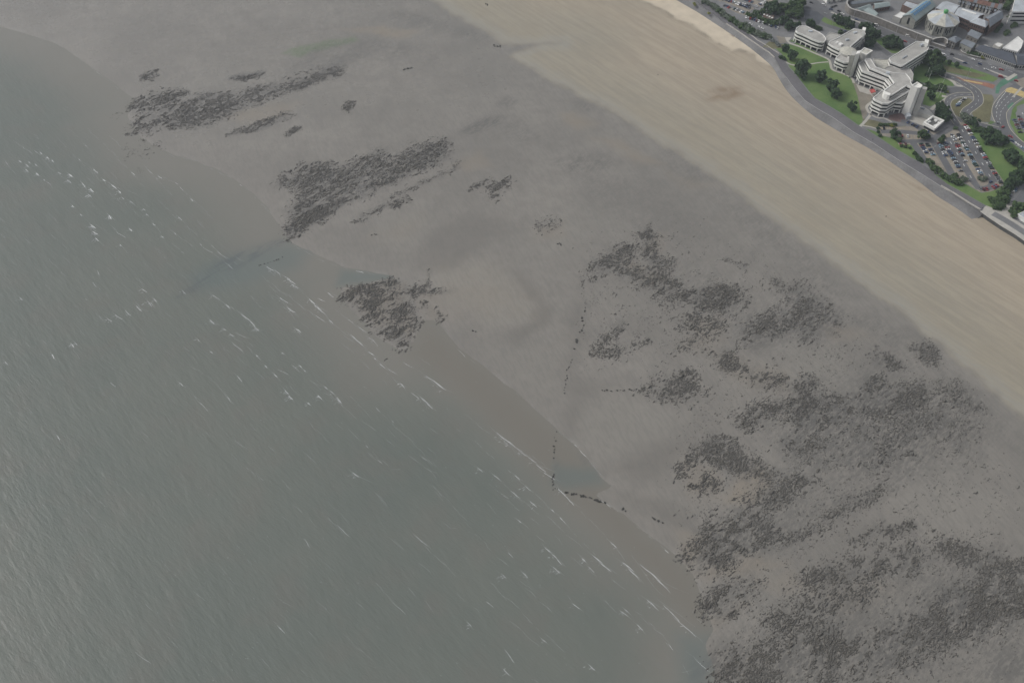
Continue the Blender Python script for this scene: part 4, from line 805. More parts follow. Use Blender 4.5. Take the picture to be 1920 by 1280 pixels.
# main front: lower terrace block, upper block, nose
banded(civ, o6([(95,285),(165,430),(600,590),(690,700),(560,800),(700,900),(1000,840),(1100,720),(1050,560),(960,480),(770,470),(430,355),(260,190)]), 15.6, 3, True)
banded(civ, o6([(215,212),(270,190),(330,205),(425,355),(770,468),(985,475),(1050,545),(1090,610),(1080,640),(1128,712),(1080,735),(1000,700),(720,880),(650,870),(570,800),(765,655),(670,520),(310,372)]), 19.4, 1, False, wmat=M_conc)
banded(civ, o6([(370,930),(540,790),(640,800),(1000,760),(1040,810),(740,990),(660,1040),(550,1035),(400,965)]), 15.5, 3, True, colstep=4.8)
banded(civ, o6([(760,1000),(1000,800),(1060,900),(1055,945),(930,1030),(820,1020)]), 11.8, 2, True, colstep=5)
banded(civ, [(1667,109),(1717,78),(1731,77.5),(1742,88),(1740,93.5),(1694,122.5),(1690,123.5),(1670,116)], 15.5, 3, True, colstep=5)
for q in ([(1616.5,56),(1618,51),(1624,52),(1622.5,58)], [(1733,79),(1735,73.5),(1742,75),(1740.5,82)]): tower(q, 19.5, M_conc, 'stair_tower')
banded(civ, o6([(370,200),(660,215),(720,310),(720,350),(600,400),(430,355)]), 9.5, 1, False, roofmat=M_roofg, wmat=M_wall)
banded(civ, o6([(560,400),(640,345),(870,345),(1000,360),(1085,405),(1130,490),(1115,620),(1000,500),(800,480)]), 11.5, 2, False, wmat=M_wall)
tower(o6([(1080,720),(1190,655),(1220,672),(1290,718),(1280,745),(1250,765),(1200,770),(1140,745)]), 30, M_conc); tower(o6([(1296,716),(1390,740),(1375,785),(1282,760)]), 30, M_wall)
tw = ccw(PL(o6([(1080,720),(1190,655),(1220,672),(1290,718),(1280,745),(1250,765),(1200,770),(1140,745)]), ZT + 30)); ring('parapet', tw, inset(tw, .6), ZT + 29.9, ZT + 31.2, M_conc, civ, civ.location)
tower(o6([(570,800),(640,830),(700,850),(690,890),(640,880),(585,850)]), 20.6, M_conc, 'stair_turret', ZT + 15)
# rooflights and plant
for q in ([(1571,82),(1575,79),(1581,82),(1577,85)], [(1586.5,102),(1590,101),(1595,104),(1592,107)], [(1566,79.5),(1570,77),(1573,78.5),(1569,81)]): tower(q, 13.6, M_white, 'rooflight', ZT + 11)
for q in ([(1588,103),(1589.5,102.4),(1593.5,105),(1592,106)],): tower(q, 13.8, M_dark, 'rooflight_pane', ZT + 12)
for q, h in (([(1585,73),(1591,71.5),(1593,74),(1587,75)], 13.2), ([(1692,108),(1700,103),(1701.5,104),(1693.5,109)], 16.0), ([(1725,82),(1731,80),(1734,82.5),(1728,84.5)], 17.2), ([(1600,60),(1606,58.5),(1608,60.5),(1602,62)], 13.1), ([(1516,56),(1523,56.5),(1524,59),(1517,59)], 12.7), ([(1663,133.5),(1669,135.5),(1667,138),(1661,136)], 21.0)): tower(q, h, M_roofl, 'plant_box', ZT + 11)
tower([(1630.5,168.5),(1638,166.5),(1642.5,172),(1634,174.5)], 4.0, plain('red_canopy', (.42, .09, .08), .7), 'canopy', ZT + 3.4)
tower([(1698,213),(1706,210),(1709,218),(1701,219)], 3.4, M_roofl, 'entrance_canopy', ZT)
tower([(1714,201),(1728,199),(1740,205),(1752,216),(1746,219),(1730,212),(1716,208)], 4.5, M_wall, 'link_corridor'); tower([(1727,200),(1735,203),(1733,205),(1725,202)], 5.2, M_slate, 'link_roof', ZT + 4)

pav = empty('pavilion', (*P2(1750, 235, ZT), ZT)); tag(pav, 'square pale concrete pavilion with open dark roof well beside the car park', 'building')
pp = ccw(PL([(1731,229.5),(1748.5,216.5),(1771,226),(1753,241.5)], ZT + 5.5)); ring('parapet', pp, inset(pp, 1.6), ZT + 3.0, ZT + 5.8, M_conc, pav, pav.location)
prism('wall', inset(pp, 1.5), ZT, ZT + 3.4, M_dark, pav, pav.location); prism('roof_well', inset(pp, 1.7), ZT + 3.4, ZT + 4.0, plain('roof_dark', (.13, .13, .125), .9), pav, pav.location)
q = inset(pp, 4); c_ = np.mean(np.array(q), 0)
for fx, fy, sx, sy in ((-4, 1, 4, 2), (3, 3, 2.4, 2.4), (1, -4, 5, 1.6), (5, -1, 2, 3), (-2, 5, 3, 1.5)): put(RLW, pav, c_[0] + fx, c_[1] + fy, ZT + 4, sx, sy, 1.1, .5, 'plant_box')

def gable(name, eave_px, he, rise, wall, roof, label, cat='building', group=None, along=None, over=.4, hip=0.0, ridge_mat=None):
    """pitched building from its four eave corners (photo px, in order); ridge along the longer side"""
    z = ZT + he; c4 = [Vector(q) for q in ccw(PL(eave_px, z))]
    cx = sum((v.x for v in c4)) / 4; cy = sum((v.y for v in c4)) / 4
    root = empty(name, (cx, cy, ZT)); tag(root, label, cat, group)
    L01 = (c4[1] - c4[0]).length + (c4[3] - c4[2]).length; L12 = (c4[2] - c4[1]).length + (c4[0] - c4[3]).length
    if (L12 > L01) if along is None else along: c4 = c4[1:] + c4[:1]
    cl = [(v.x - cx, v.y - cy) for v in c4]                     # 0-1 and 2-3 are the long eaves
    r0 = ((cl[0][0] + cl[3][0]) / 2, (cl[0][1] + cl[3][1]) / 2); r1 = ((cl[1][0] + cl[2][0]) / 2, (cl[1][1] + cl[2][1]) / 2)
    V, F = prism_data([(a, bb) for a, bb in cl], 0, he)
    if not hip:
        V += [(*r0, he + rise), (*r1, he + rise)]; F += [(4, 7, 8), (5, 9, 6)]
        F = [f for f in F]
    mesh_obj('wall', V, F, wall, root)
    f0, f1 = hip, 1 - hip
    ra = tuple(r0[i] + (r1[i] - r0[i]) * (f0 if hip else -.02) for i in (0, 1)); rb = tuple(r0[i] + (r1[i] - r0[i]) * (f1 if hip else 1.02) for i in (0, 1))
    e = inset([(a, bb) for a, bb in cl], -over)
    V = [(*q, he - .1) for q in e] + [(*ra, he + rise + .12), (*rb, he + rise + .12)]
    F = [(0, 1, 5, 4), (2, 3, 4, 5)] + ([(1, 2, 5), (3, 0, 4)] if hip else [])
    V += [(a, bb, zz - .35) for a, bb, zz in V]; F += [tuple(i + 6 for i in f[::-1]) for f in F]
    F += [(0, 6, 7, 1), (2, 8, 9, 3)] + ([(1, 7, 8, 2), (3, 9, 6, 0)] if hip else [(1, 7, 11, 5), (5, 11, 8, 2), (3, 9, 10, 4), (4, 10, 6, 0)])
    mesh_obj('roof', V, F, roof, root)
    root['c'] = [float(v) for q in [(v.x, v.y) for v in c4] for v in q]
    return root
def corners(r): a = r['c']; return [(a[0], a[1]), (a[2], a[3]), (a[4], a[5]), (a[6], a[7])]
def facade(r, i, n, z0, z1, wd, me=None):
    c = corners(r); p0, p1 = c[i], c[(i + 1) % 4]; edge_items(me or WIN, r, p0, p1, n, ZT + z0, ZT + z1, wd, .3)
def flatb(name, px, h, wall, roof, label, cat='building', group=None, par=.6):
    p = ccw(PL(px, ZT + h)); cx = sum(a for a, _ in p) / len(p); cy = sum(c_ for _, c_ in p) / len(p)
    root = empty(name, (cx, cy, ZT)); tag(root, label, cat, group)
    prism('wall', p, ZT, ZT + h - .7, wall, root, root.location); ring('parapet', p, inset(p, .5), ZT + h - .7, ZT + h, wall, root, root.location); prism('roof', inset(p, .45), ZT + h - .75, ZT + h - .4, roof, root, root.location)
    root['c'] = [float(v) for q in p[:4] for v in q]; return root
# prison: cell block, rotunda, halls, walls
cb = gable('cell_block', [(1693,30),(1717,39.5),(1755,11),(1731,3)], 9.5, 4.5, M_stonel, M_roofgr, 'long grey stone cell block with blue rooflights along its ridge', 'prison block')
c4 = corners(cb)
for i in (0, 2): facade(cb, i, 14, 2.5, 4.0, 1.0); facade(cb, i, 14, 6, 7.5, 1.0)
for i in (1, 3): facade(cb, i, 1, 3.0, 10.0, 2.0)
a0, a1 = np.array(c4[0]) * .5 + np.array(c4[3]) * .5, np.array(c4[1]) * .5 + np.array(c4[2]) * .5; dd = (a1 - a0) / np.linalg.norm(a1 - a0); LL = np.linalg.norm(a1 - a0); nn = np.array([-dd[1], dd[0]])
for k in range(11):
    for sgn in (-1, 1):
        qq = a0 + dd * LL * (.12 + .076 * k) + nn * sgn * 1.7
        o = put(RLT, cb, qq[0], qq[1], ZT + 13.0, 1.7, 2.9, .4, math.atan2(dd[1], dd[0])); o.rotation_euler = (-sgn * .55, 0, math.atan2(dd[1], dd[0])) 
rc = P2(1769, 35, ZT + 12.6); rot = empty('rotunda', (rc[0], rc[1], ZT)); tag(rot, 'ten-sided grey stone rotunda with pale conical roof and green cupola', 'rotunda')
ngon = lambda r_, n=10, ph=.15: [(r_ * math.cos(2 * math.pi * k / n + ph), r_ * math.sin(2 * math.pi * k / n + ph)) for k in range(n)]
prism('wall', ngon(15.2), 0, 12.4, M_stonel, rot); prism('eave', ngon(16.2), 12.3, 12.8, M_wall, rot)
for k in range(10):
    a, c_ = ngon(16.1)[k], ngon(16.1)[(k + 1) % 10]; a2, c2 = ngon(2.0)[k], ngon(2.0)[(k + 1) % 10]
    mesh_obj('roof_panel', [(*a, 12.82), (*c_, 12.82), (*c2, 19.0), (*a2, 19.0)], [(0, 1, 2, 3)], M_roofl if k % 2 else M_roofg, rot)
    a, c_ = ngon(15.25)[k], ngon(15.25)[(k + 1) % 10]; ang = math.atan2(c_[1] - a[1], c_[0] - a[0])
    put(PIL, rot, rc[0] + a[0], rc[1] + a[1], ZT, .9, .9, 12.3, ang)
    for f in (.28, .5, .72): put(WIN, rot, rc[0] + a[0] + (c_[0] - a[0]) * f, rc[1] + a[1] + (c_[1] - a[1]) * f, ZT + 3 + (2 if f != .5 else 0), 1.1, .3, 5.5, ang)
cup = prism('cupola', ngon(2.1, 8), 18.6, 21.6, M_copper, rot); mesh_obj('cupola_roof', [(*q, 21.6) for q in ngon(2.5, 8)] + [(0, 0, 23.2)], [(k, (k + 1) % 8, 8) for k in range(8)], M_copper, cup)
flatb('prison_store', [(1675,30),(1688,21.5),(1701,26),(1689,35)], 6, M_wall, M_white, 'small white-roofed block beside the cell block gable', 'prison block')
g = flatb('prison_hall', [(1692,9),(1699,1),(1729,10),(1713,18.5)], 9, M_brick, M_roofl, 'brick hall with pale flat roof behind the cell block', 'prison block')
g = gable('prison_workshop', [(1639,7),(1664,4),(1669,11),(1640,16)], 5, 1.6, M_brick, M_roofgr, 'brick workshop with grey-green roof inside the prison yard', 'prison block'); facade(g, 0, 6, 1.5, 3, 1.2); facade(g, 2, 6, 1.5, 3, 1.2)
g = gable('prison_shed', [(1605,17),(1628,9),(1634,14),(1612,21)], 4, 1.6, M_wall, M_roofgr, 'low shed with wide grey-green roof inside the curved prison wall', 'shed')
g = gable('prison_shed', [(1620,20),(1634,14),(1647,26),(1642,31)], 4, 1.6, M_wall, M_roofgr, 'low shed angled behind the straight prison wall', 'shed')
g = gable('prison_shed', [(1592,4),(1650,-3),(1656,1),(1597,8)], 3.5, 1.0, M_wall, M_slate, 'long narrow slate shed along the back of the prison yard', 'shed')
g = gable('prison_wing', [(1756,15),(1776,3),(1800,11),(1788,25)], 11, 3, M_brick, M_roofl, 'brick wing with pale ribbed roof behind the rotunda', 'prison block', along=True); facade(g, 0, 7, 3, 5, 1.2); facade(g, 0, 7, 7, 9, 1.2); facade(g, 2, 7, 3, 5, 1.2)
g = gable('prison_wing', [(1790,27),(1800,14),(1846,27),(1824,41)], 11, 3, M_brick, M_roofl, 'long brick wing with a white rooflight strip along the ridge', 'prison block')
c4 = corners(g); a0, a1 = (np.array(c4[0]) + np.array(c4[3])) / 2, (np.array(c4[1]) + np.array(c4[2])) / 2; qq = (a0 + a1) / 2; put(RLW, g, qq[0], qq[1], ZT + 13.6, np.linalg.norm(a1 - a0) * .66, 2.6, .8, math.atan2(*(a1 - a0)[::-1]))
for i in (0, 2): facade(g, i, 12, 3, 5, 1.1); facade(g, i, 12, 7, 9, 1.1)
g = gable('prison_wing', [(1819,41),(1830,33),(1856,42),(1848,51)], 11, 3.4, M_brick, M_roofl, 'brick wing with pale hipped roof at the end of the long wing', 'prison block', hip=.25); [facade(g, i, 7, 3, 5, 1.1) for i in range(4)]; [facade(g, i, 7, 7, 9, 1.1) for i in range(4)]
g = gable('prison_wing', [(1848,33),(1872,21),(1881,33),(1856,50)], 11, 3.4, M_brick, M_slate, 'dark brick wing with blue slate roof facing the lane', 'prison block'); [facade(g, i, 8, 3, 5, 1.1) for i in range(4)]; [facade(g, i, 8, 7, 9, 1.1) for i in range(4)]
g = gable('gate_lodge', [(1814,64),(1824,56.5),(1843,64.5),(1833.5,73.5)], 6, 3, M_stone, M_slate, 'small stone lodge with grey roof behind the prison gate', 'house'); [facade(g, i, 3, 2, 3.6, 1.0, PIL if i == 0 else WIN) for i in range(4)]
g = gable('gatehouse', [(1778,74),(1790,68),(1803,73.5),(1792,80)], 8, 2.5, M_stone, M_slate, 'rubble stone gatehouse with slate roof by the main road', 'gatehouse', hip=.3); [facade(g, i, 3, 2, 3.8, 1.0) for i in range(4)]; [facade(g, i, 3, 5, 6.6, 1.0) for i in range(4)]
g = gable('gate_cottage', [(1801,80),(1815,76),(1832,83),(1822,90)], 7, 2.6, M_stonel, M_slate, 'pale stone cottage with slate roof joining the long slate hall', 'house'); [facade(g, i, 3, 1.5, 3.2, 1.0) for i in range(4)]
hall = gable('long_hall', [(1829,92),(1838,85),(1900,100),(1906,120.5)], 5.5, 3.5, M_wall, M_slated, 'long low hall with dark slate roof and white pilasters along the road', 'hall', hip=.1)
for i in range(4): facade(hall, i, 22 if i in (0, 2) else 5, 1.2, 3.8, 1.3); facade(hall, i, 23 if i in (0, 2) else 6, .3, 5.2, .5, RLW)
hall2 = gable('long_hall', [(1903,101),(1908,121),(1990,122),(1985,100)], 5.5, 3.5, M_wall, M_slated, 'second dark slate hall joined to the end of the long hall', 'hall'); [facade(hall2, i, 16, 1.2, 3.8, 1.3) for i in range(4)]
g = flatb('white_hall', [(1880,89.5),(1909,68),(1919,77),(1915,90),(1908,97)], 7, M_white, M_white, 'white painted hall with bright irregular roof behind the slate hall', 'hall'); edge_items(WIN, g, PL([(1880,89.5)], ZT + 7)[0], PL([(1908,97)], ZT + 7)[0], 7, ZT + 4, ZT + 5.4, 1.2, .4)
flatb('garage_block', [(1863,83),(1871,79),(1882,83),(1874,89)], 4, M_wall, M_white, 'small white-roofed garage in the yard beside the white hall', 'garage'); flatb('garage_block', [(1841,87),(1847,83.5),(1858,89),(1852,93)], 6, M_wall, M_roofl, 'small pale flat roof box set into the slate hall', 'garage')
wb = flatb('office_block', [(1897,22),(1903,-2),(1970,-8),(1985,22)], 14, M_white, M_roofl, 'white office block with dark window bands beyond the terrace', 'office building')
c4 = corners(wb)
for i in range(4):
    a, c_ = c4[i], c4[(i + 1) % 4]; L = math.dist(a, c_); ang = math.atan2(c_[1] - a[1], c_[0] - a[0])
    for z_ in (3, 7.5, 11): put(WIN, wb, (a[0] + c_[0]) / 2, (a[1] + c_[1]) / 2, ZT + z_, L * .9, .4, 1.5, ang)
# boundary walls
def bwall(pxs, z0, z1, th, mat, label, cap=M_wall):
    r = empty('boundary_wall', (*P2(*pxs[0], ZT), ZT)); tag(r, label, 'wall')
    pl = smooth_pl(PL(pxs, ZT)); L, Rr = strip_pts(pl, th); p = [(x - r.location.x, y - r.location.y) for x, y in L + Rr[::-1]]
    prism('wall_face', p, 0, z1 - ZT, mat, r); L, Rr = strip_pts(pl, th + .3); prism('coping', [(x - r.location.x, y - r.location.y) for x, y in L + Rr[::-1]], z1 - ZT, z1 - ZT + .3, cap, r); return r
bwall([(1600,2),(1590,8),(1585,15),(1587,22),(1594,28),(1612,33.5),(1640,43.5),(1680,60),(1720,75),(1743,84)], ZT, ZT + 7, 1.2, M_stone, 'tall brown stone prison wall curving along the main road')
bwall([(1745,83),(1752,80),(1766,79),(1774,84),(1772,90)], ZT, ZT + 5, 1.0, M_stone, 'short curved dark wall round the yard beside the gatehouse')
bwall([(1745,84),(1758,88.5),(1772,93)], ZT, ZT + 3, .8, M_stone, 'low straight stone wall in front of the curved yard')
bwall([(1800,96),(1806,101),(1822,107),(1840,111)], ZT, ZT + 1.5, .6, M_stone, 'low curved garden wall below the pale cottage')
# terraces of houses
def terrace(p0, p1, n, dpt, label, group, he=6, roofm=M_tile, wallm=None):
    a, c_ = np.array(P2(*p0, ZT)), np.array(P2(*p1, ZT)); d = (c_ - a) / n; L = np.linalg.norm(d); u = d / L; v = np.array([-u[1], u[0]])
    if v[1] < 0: v = -v
    for k in range(n):
        q = a + d * k; root = empty('terraced_house', (q[0], q[1], ZT)); tag(root, label, 'house', group)
        loc = lambda s, w_: tuple(u * s + v * w_)
        pw = [loc(0, 0), loc(L * .99, 0), loc(L * .99, dpt), loc(0, dpt)]; wm = random.choice(wallm or [M_white, M_white, plain('cream_render', (.55, .5, .4), .85), plain('grey_render', (.4, .39, .37), .85), M_brick])
        V, F = prism_data(pw, 0, he); pr_ = ccw(pw); i0 = len(V)
        mesh_obj('wall', V, F, wm, root)
        V = [(*loc(-.05, -.3), he), (*loc(L * .995, -.3), he), (*loc(L * .995, dpt / 2), he + 2.6), (*loc(-.05, dpt / 2), he + 2.6), (*loc(L * .995, dpt + .3), he), (*loc(-.05, dpt + .3), he)]
        mesh_obj('roof', V, [(0, 1, 2, 3), (3, 2, 4, 5), (0, 3, 5), (1, 4, 2)], roofm if random.random() < .7 else M_slate, root)
        s0 = random.choice((.05, .45)) * L; V, F = prism_data([loc(s0, -4.5), loc(s0 + L * .5, -4.5), loc(s0 + L * .5, -.05), loc(s0, -.05)], 0, he * .72); mesh_obj('rear_extension', V, F, wm, root)
        V, F = prism_data([loc(s0 - .1, -4.7), loc(s0 + L * .5 + .1, -4.7), loc(s0 + L * .5 + .1, -.05), loc(s0 - .1, -.05)], he * .72, he * .72 + .3); ex_r = mesh_obj('extension_roof', V, F, M_slate, root)
        rf_ = [c for c in root.children if c.name.startswith('roof')][0]; ex_ = [c for c in root.children if c.name.startswith('rear')][0]; ex_r.parent = ex_
        V, F = prism_data([loc(L * .9, dpt / 2 - .5), loc(L * .99, dpt / 2 - .5), loc(L * .99, dpt / 2 + .5), loc(L * .9, dpt / 2 + .5)], he + 2.0, he + 4.0); mesh_obj('chimney', V, F, M_brick, rf_)
        for s_ in (.25, .7):
            for z_ in (1.2, 4.0):
                w0 = q + u * L * s_ - v * .05; put(WIN, root, w0[0], w0[1], ZT + z_, 1.0, .25, 1.3, math.atan2(u[1], u[0]))
terrace((1796,8), (1872,27), 12, 8, 'white-backed terraced house with red-brown roof behind the prison', 'terrace behind the prison')
terrace((1812,-14), (1890,6), 11, 8, 'terraced house in the second row beyond the prison', 'second terrace')
terrace((1545,3), (1583,-4), 5, 8, 'white fronted house with dark ground floor at the road junction', 'houses at the road junction', wallm=[M_white])
terrace((1690,-22), (1790,-8), 14, 8, 'terraced house at the far back of the prison', 'far terrace')
g = flatb('bin_store', [(1432,28),(1438,25),(1452,30),(1450,36),(1440,36)], 2.6, M_brick, plain('store_roof', (.16, .135, .125), .9), 'low brown service building with small white roof domes among trees', 'service building')
for px, py in ((1433,27.5),(1438.5,29.5),(1443,31.5),(1448,33.5)): put(RLW, g, *P2(px, py, ZT + 2.6), ZT + 2.2, 1.5, 1.5, .7, .4)
flatb('pool_building', [(1908,401),(1924,394),(1960,400),(1950,416),(1925,412)], 4, M_white, M_roofl, 'white-edged flat-roofed building behind the sea wall shrubs', 'building')

# ================================================================== TREES AND SHRUBS
def leaf_mesh(seed, col, ncl, nl, size, squash=1.0, hollow=.55):
    rg = np.random.default_rng(seed); V, F = [], []
    cs = []
    while len(cs) < ncl:
        q = rg.normal(0, 1, 3); q /= np.linalg.norm(q); q *= rg.uniform(hollow, .92) * (1 + .16 * rg.normal()); q[2] *= squash; cs.append(q)
    for c_ in cs:
        rad = rg.uniform(.22, .36)
        for k in range(nl):
            q = rg.normal(0, 1, 3); q /= np.linalg.norm(q); pt_ = c_ + q * rad * rg.uniform(.5, 1.0)
            nrm = q + rg.normal(0, .5, 3) + np.array([0, 0, .4]); nrm /= np.linalg.norm(nrm)
            u = np.cross(nrm, rg.normal(0, 1, 3)); u /= np.linalg.norm(u); v = np.cross(nrm, u); s = size * rg.uniform(.6, 1.25)
            i = len(V); V += [pt_ - u * s - v * s * .6, pt_ + u * s - v * s * .6, pt_ + u * s * .7 + v * s * .7, pt_ - u * s * .7 + v * s * .7]; F.append((i, i + 1, i + 2, i + 3))
    me = bpy.data.meshes.new('crown'); me.from_pydata([tuple(map(float, v)) for v in V], [], F); me.materials.append(col); return me
def leaf_mat(name, c1, c2):
    m, t, b = new_mat(name); pos = node(t, 'ShaderNodeNewGeometry').outputs['Position']; f = noise(t, .35, 4, .65, pos).outputs[0]
    f2 = noise(t, 2.0, 2, .6, pos).outputs[0]; t.links.new(mixc(t, ramp(t, math2(t, 'ADD', math2(t, 'MULTIPLY', f, .6), math2(t, 'MULTIPLY', f2, .4)), .38, .64), c1, c2), b.inputs['Base Color'])
    b.inputs['Roughness'].default_value = .75; b.inputs['Specular IOR Level'].default_value = .2; return m
L_dark = leaf_mat('dark_leaf', (.024, .050, .022), (.056, .096, .040)); L_mid = leaf_mat('mid_leaf', (.035, .068, .026), (.080, .125, .045))
L_grey = leaf_mat('grey_leaf', (.075, .098, .068), (.150, .180, .130)); L_yel = leaf_mat('yellow_leaf', (.13, .15, .03), (.25, .25, .04)); L_silver = leaf_mat('silver_leaf', (.15, .17, .16), (.26, .28, .27))
M_bark = plain('bark', (.07, .055, .04), .95, .3, 1.0)
CR = {'dark': [leaf_mesh(i, L_dark, 44, 34, .17, hollow=.35) for i in (1, 2, 3)], 'mid': [leaf_mesh(i, L_mid, 44, 34, .17, hollow=.35) for i in (4, 5, 6)], 'grey': [leaf_mesh(i, L_grey, 30, 24, .17, .75) for i in (7, 8)], 'yel': [leaf_mesh(9, L_yel, 28, 22, .17, .7)], 'silver': [leaf_mesh(10, L_silver, 28, 22, .17, .7)]}
def trunk_mesh():
    bm = bmesh.new()
    def limb(a, bb, r0, r1, n=6):
        a, bb = Vector(a), Vector(bb); d = (bb - a).normalized(); u = d.orthogonal().normalized(); v = d.cross(u)
        r = [[bm.verts.new(p + (u * math.cos(2 * math.pi * k / n) + v * math.sin(2 * math.pi * k / n)) * rr) for k in range(n)] for p, rr in ((a, r0), (bb, r1))]
        for k in range(n): bm.faces.new((r[0][k], r[0][(k + 1) % n], r[1][(k + 1) % n], r[1][k]))
    limb((0, 0, -1.6), (0.02, 0, -.2), .075, .05)
    for k in range(5):
        th = k * 1.26; limb((0.02, 0, -.35 + .08 * k), (.55 * math.cos(th), .55 * math.sin(th), .15 + .1 * k), .035, .012, 5)
    me = bpy.data.meshes.new('trunk'); bm.to_mesh(me); bm.free(); me.materials.append(M_bark); return me
TRUNK = trunk_mesh()
def tree(px, py, rpx, kind, label, group, tall=1.0, bush=False):
    s = rpx / 1.88 * random.uniform(.94, 1.06)
    hc = s * (.62 if bush else 1.25 * tall)
    x, y, _ = P(px, py, ZT + hc)
    root = empty('shrub' if bush else 'tree', (x, y, ZT)); root.rotation_euler = (0, 0, random.uniform(0, 6.28)); tag(root, label, 'shrub' if bush else 'tree', group)
    zs = s * (.8 if bush else tall)
    cr = bpy.data.objects.new('crown', random.choice(CR[kind])); link(cr, root); cr.location = (0, 0, hc); cr.scale = (s, s, zs)
    tk = bpy.data.objects.new('trunk', TRUNK); link(tk, root); tk.location = (0, 0, hc); tk.scale = (s, s, hc / 1.6)
def trees(lst, kind, label, group, **kw):
    for px, py, r in lst: tree(px, py, r, kind, label, group, **kw)
tree(1506, 126, 14.5, 'dark', 'largest round dark tree on the lawn, beside the pale cross path', None)
tree(1539, 141.5, 10, 'dark', 'rounded dark tree alone on the lawn between the largest tree and the twin trees', None)
tree(1562.5, 159, 10.5, 'dark', 'taller of the twin dark trees on the lawn', None, 1.15); tree(1568.5, 174, 9, 'dark', 'lower of the twin dark trees on the lawn', None)
tree(1598.5, 199, 9, 'dark', 'dark tree on the lawn nearest the bare soil bed', None); tree(1473, 89, 7.5, 'dark', 'small dark tree on the lawn by the silver shrubs', None); tree(1486, 103, 8.5, 'dark', 'small dark tree on the lawn next to the largest tree', None)
trees([(1464,107,4),(1470,110,4)], 'dark', 'small dark shrub at the promenade edge of the lawn', 'lawn edge shrubs', bush=True)
trees([(1565,32,6),(1572,35,7),(1579,38,7),(1587,38,7),(1593,45,7),(1598,47,6)], 'dark', 'dark pine in the clump on the grass island by the junction', 'pines on the grass island', tall=1.2)
trees([(1617,49,7),(1625,50,7),(1632,53,8),(1637,60,8),(1645,64,7),(1625,60,6),(1628,72,7),(1634,80,7),(1626,82,6)], 'dark', 'dark pine behind the middle wing end', 'pines behind the middle wing', tall=1.2)
trees([(1660,74,7),(1669,72,8),(1678,74,7),(1684,80,8),(1672,82,8),(1662,82,7),(1690,86,6)], 'dark', 'dark pine on the bank between the access road and main road', 'pines on the road bank', tall=1.1)
trees([(1744,102,10),(1754,104,10),(1748,114,10),(1760,112,9),(1768,110,6),(1738,112,7)], 'mid', 'leafy green tree beyond the long office wing end', 'trees beyond the long wing', tall=1.1)
trees([(1750,132,8),(1760,130,9),(1766,136,6),(1742,138,6)], 'dark', 'dark tree on the lawn by the flagpoles', 'trees by the flagpoles')
trees([(1781,116,4),(1794.5,121,4.5)], 'dark', 'small tree on the grass verge of the main road', 'verge trees', tall=1.2)
trees([(1718 + 7.5 * k, 156 + (k % 3) * 3 + k * .6, 4.6) for k in range(8)] + [(1735 + 7 * k, 165 + k * .5, 4.4) for k in range(6)], 'mid', 'low shrub in the thicket between the tall tower and drive', 'tower thicket', bush=True)
tree(1747, 178, 7.5, 'dark', 'single round dark tree on the grass behind the tall tower', None); tree(1777, 172, 3, 'yel', 'small yellow bush beside the square drive', None, bush=True); tree(1774, 172, 3.6, 'dark', 'small black-green bush beside the yellow bush', None, bush=True)
trees([(1761,199,8),(1769,205,9),(1762,210,8),(1772,216,9),(1766,220,7),(1776,222,5)], 'dark', 'dark tree in the clump behind the pavilion', 'clump behind the pavilion', tall=1.15)
trees([(1806,216,7),(1816,222,7)], 'grey', 'grey-green tree on the island at the road fork', 'fork island trees'); trees([(1828,230,8),(1822,226,6)], 'dark', 'dark tree beside the grey trees at the fork', 'fork dark trees')
trees([(1836,242,6),(1843,244,5),(1828,242,5)], 'mid', 'shrub on the slope between the fork and grove', 'slope shrubs', bush=True)
trees([(1848,250,9),(1856,246,8),(1864,250,8),(1872,254,8),(1880,260,8),(1868,262,8),(1858,260,9),(1886,264,6)], 'dark', 'tree in the dense grove on the car park green', 'grove on the green'); trees([(1862,264,7),(1876,268,6)], 'grey', 'pale shrub at the grove edge', 'pale grove shrubs', bush=True)
trees([(1886,287,6),(1894,290,9),(1902,286,7),(1908,297,8),(1900,298,8)], 'dark', 'dark tree in the lone clump on the open green', 'lone clump on the green')
trees([(1918,308,8),(1922,322,9),(1912,326,9),(1902,330,9),(1896,340,8),(1906,340,8),(1890,346,7),(1914,336,8)], 'dark', 'dark tree in the belt beside the second car park', 'belt trees')
trees([(1884,354,6),(1892,352,7),(1878,362,7),(1888,362,7),(1874,372,8),(1884,374,8),(1866,378,7),(1876,384,8),(1868,388,6),(1858,372,6)], 'mid', 'bushy green shrub in the belt above the sea wall', 'belt shrubs', bush=True)
trees([(1906,384,7),(1914,388,7),(1898,394,6),(1902,402,6),(1922,386,7)], 'mid', 'bushy shrub beside the white-edged building', 'pool shrubs', bush=True)
tree(1677, 251, 9, 'dark', 'dark spreading bush in the small staff car park', None, bush=True); tree(1686, 262, 5, 'mid', 'low bush at the corner of the small staff car park', None, bush=True)
tree(1730, 252, 8, 'mid', 'light green bushy tree between the staff bays and pavilion', None); tree(1739, 256, 5, 'mid', 'low light green bush beside the bushy tree', None, bush=True)
tree(1765, 262, 6, 'mid', 'small green tree on the tip of the bay row by the lane junction', None); tree(1792, 240, 4, 'mid', 'small green shrub at the head of the car park', None, bush=True); tree(1769, 256, 4, 'dark', 'small dark bush behind the bay tip tree', None, bush=True)
trees([(1650 + 4.2 * k, 233.5, 3.2) for k in range(8)], 'mid', 'low hedge bush along the staff car park', 'staff car park hedge', bush=True); tree(1672, 235, 4.2, 'yel', 'bright yellow bush in the staff car park hedge', None, bush=True)
trees([(1646,240,3),(1647,247,3),(1650,254,3.4),(1716,288,4),(1720,292,4),(1724,297,5),(1728,301,4),(1690,273,3),(1698,275,3),(1706,277,3)], 'dark', 'dark low bush edging the small bays', 'bay edge bushes', bush=True)
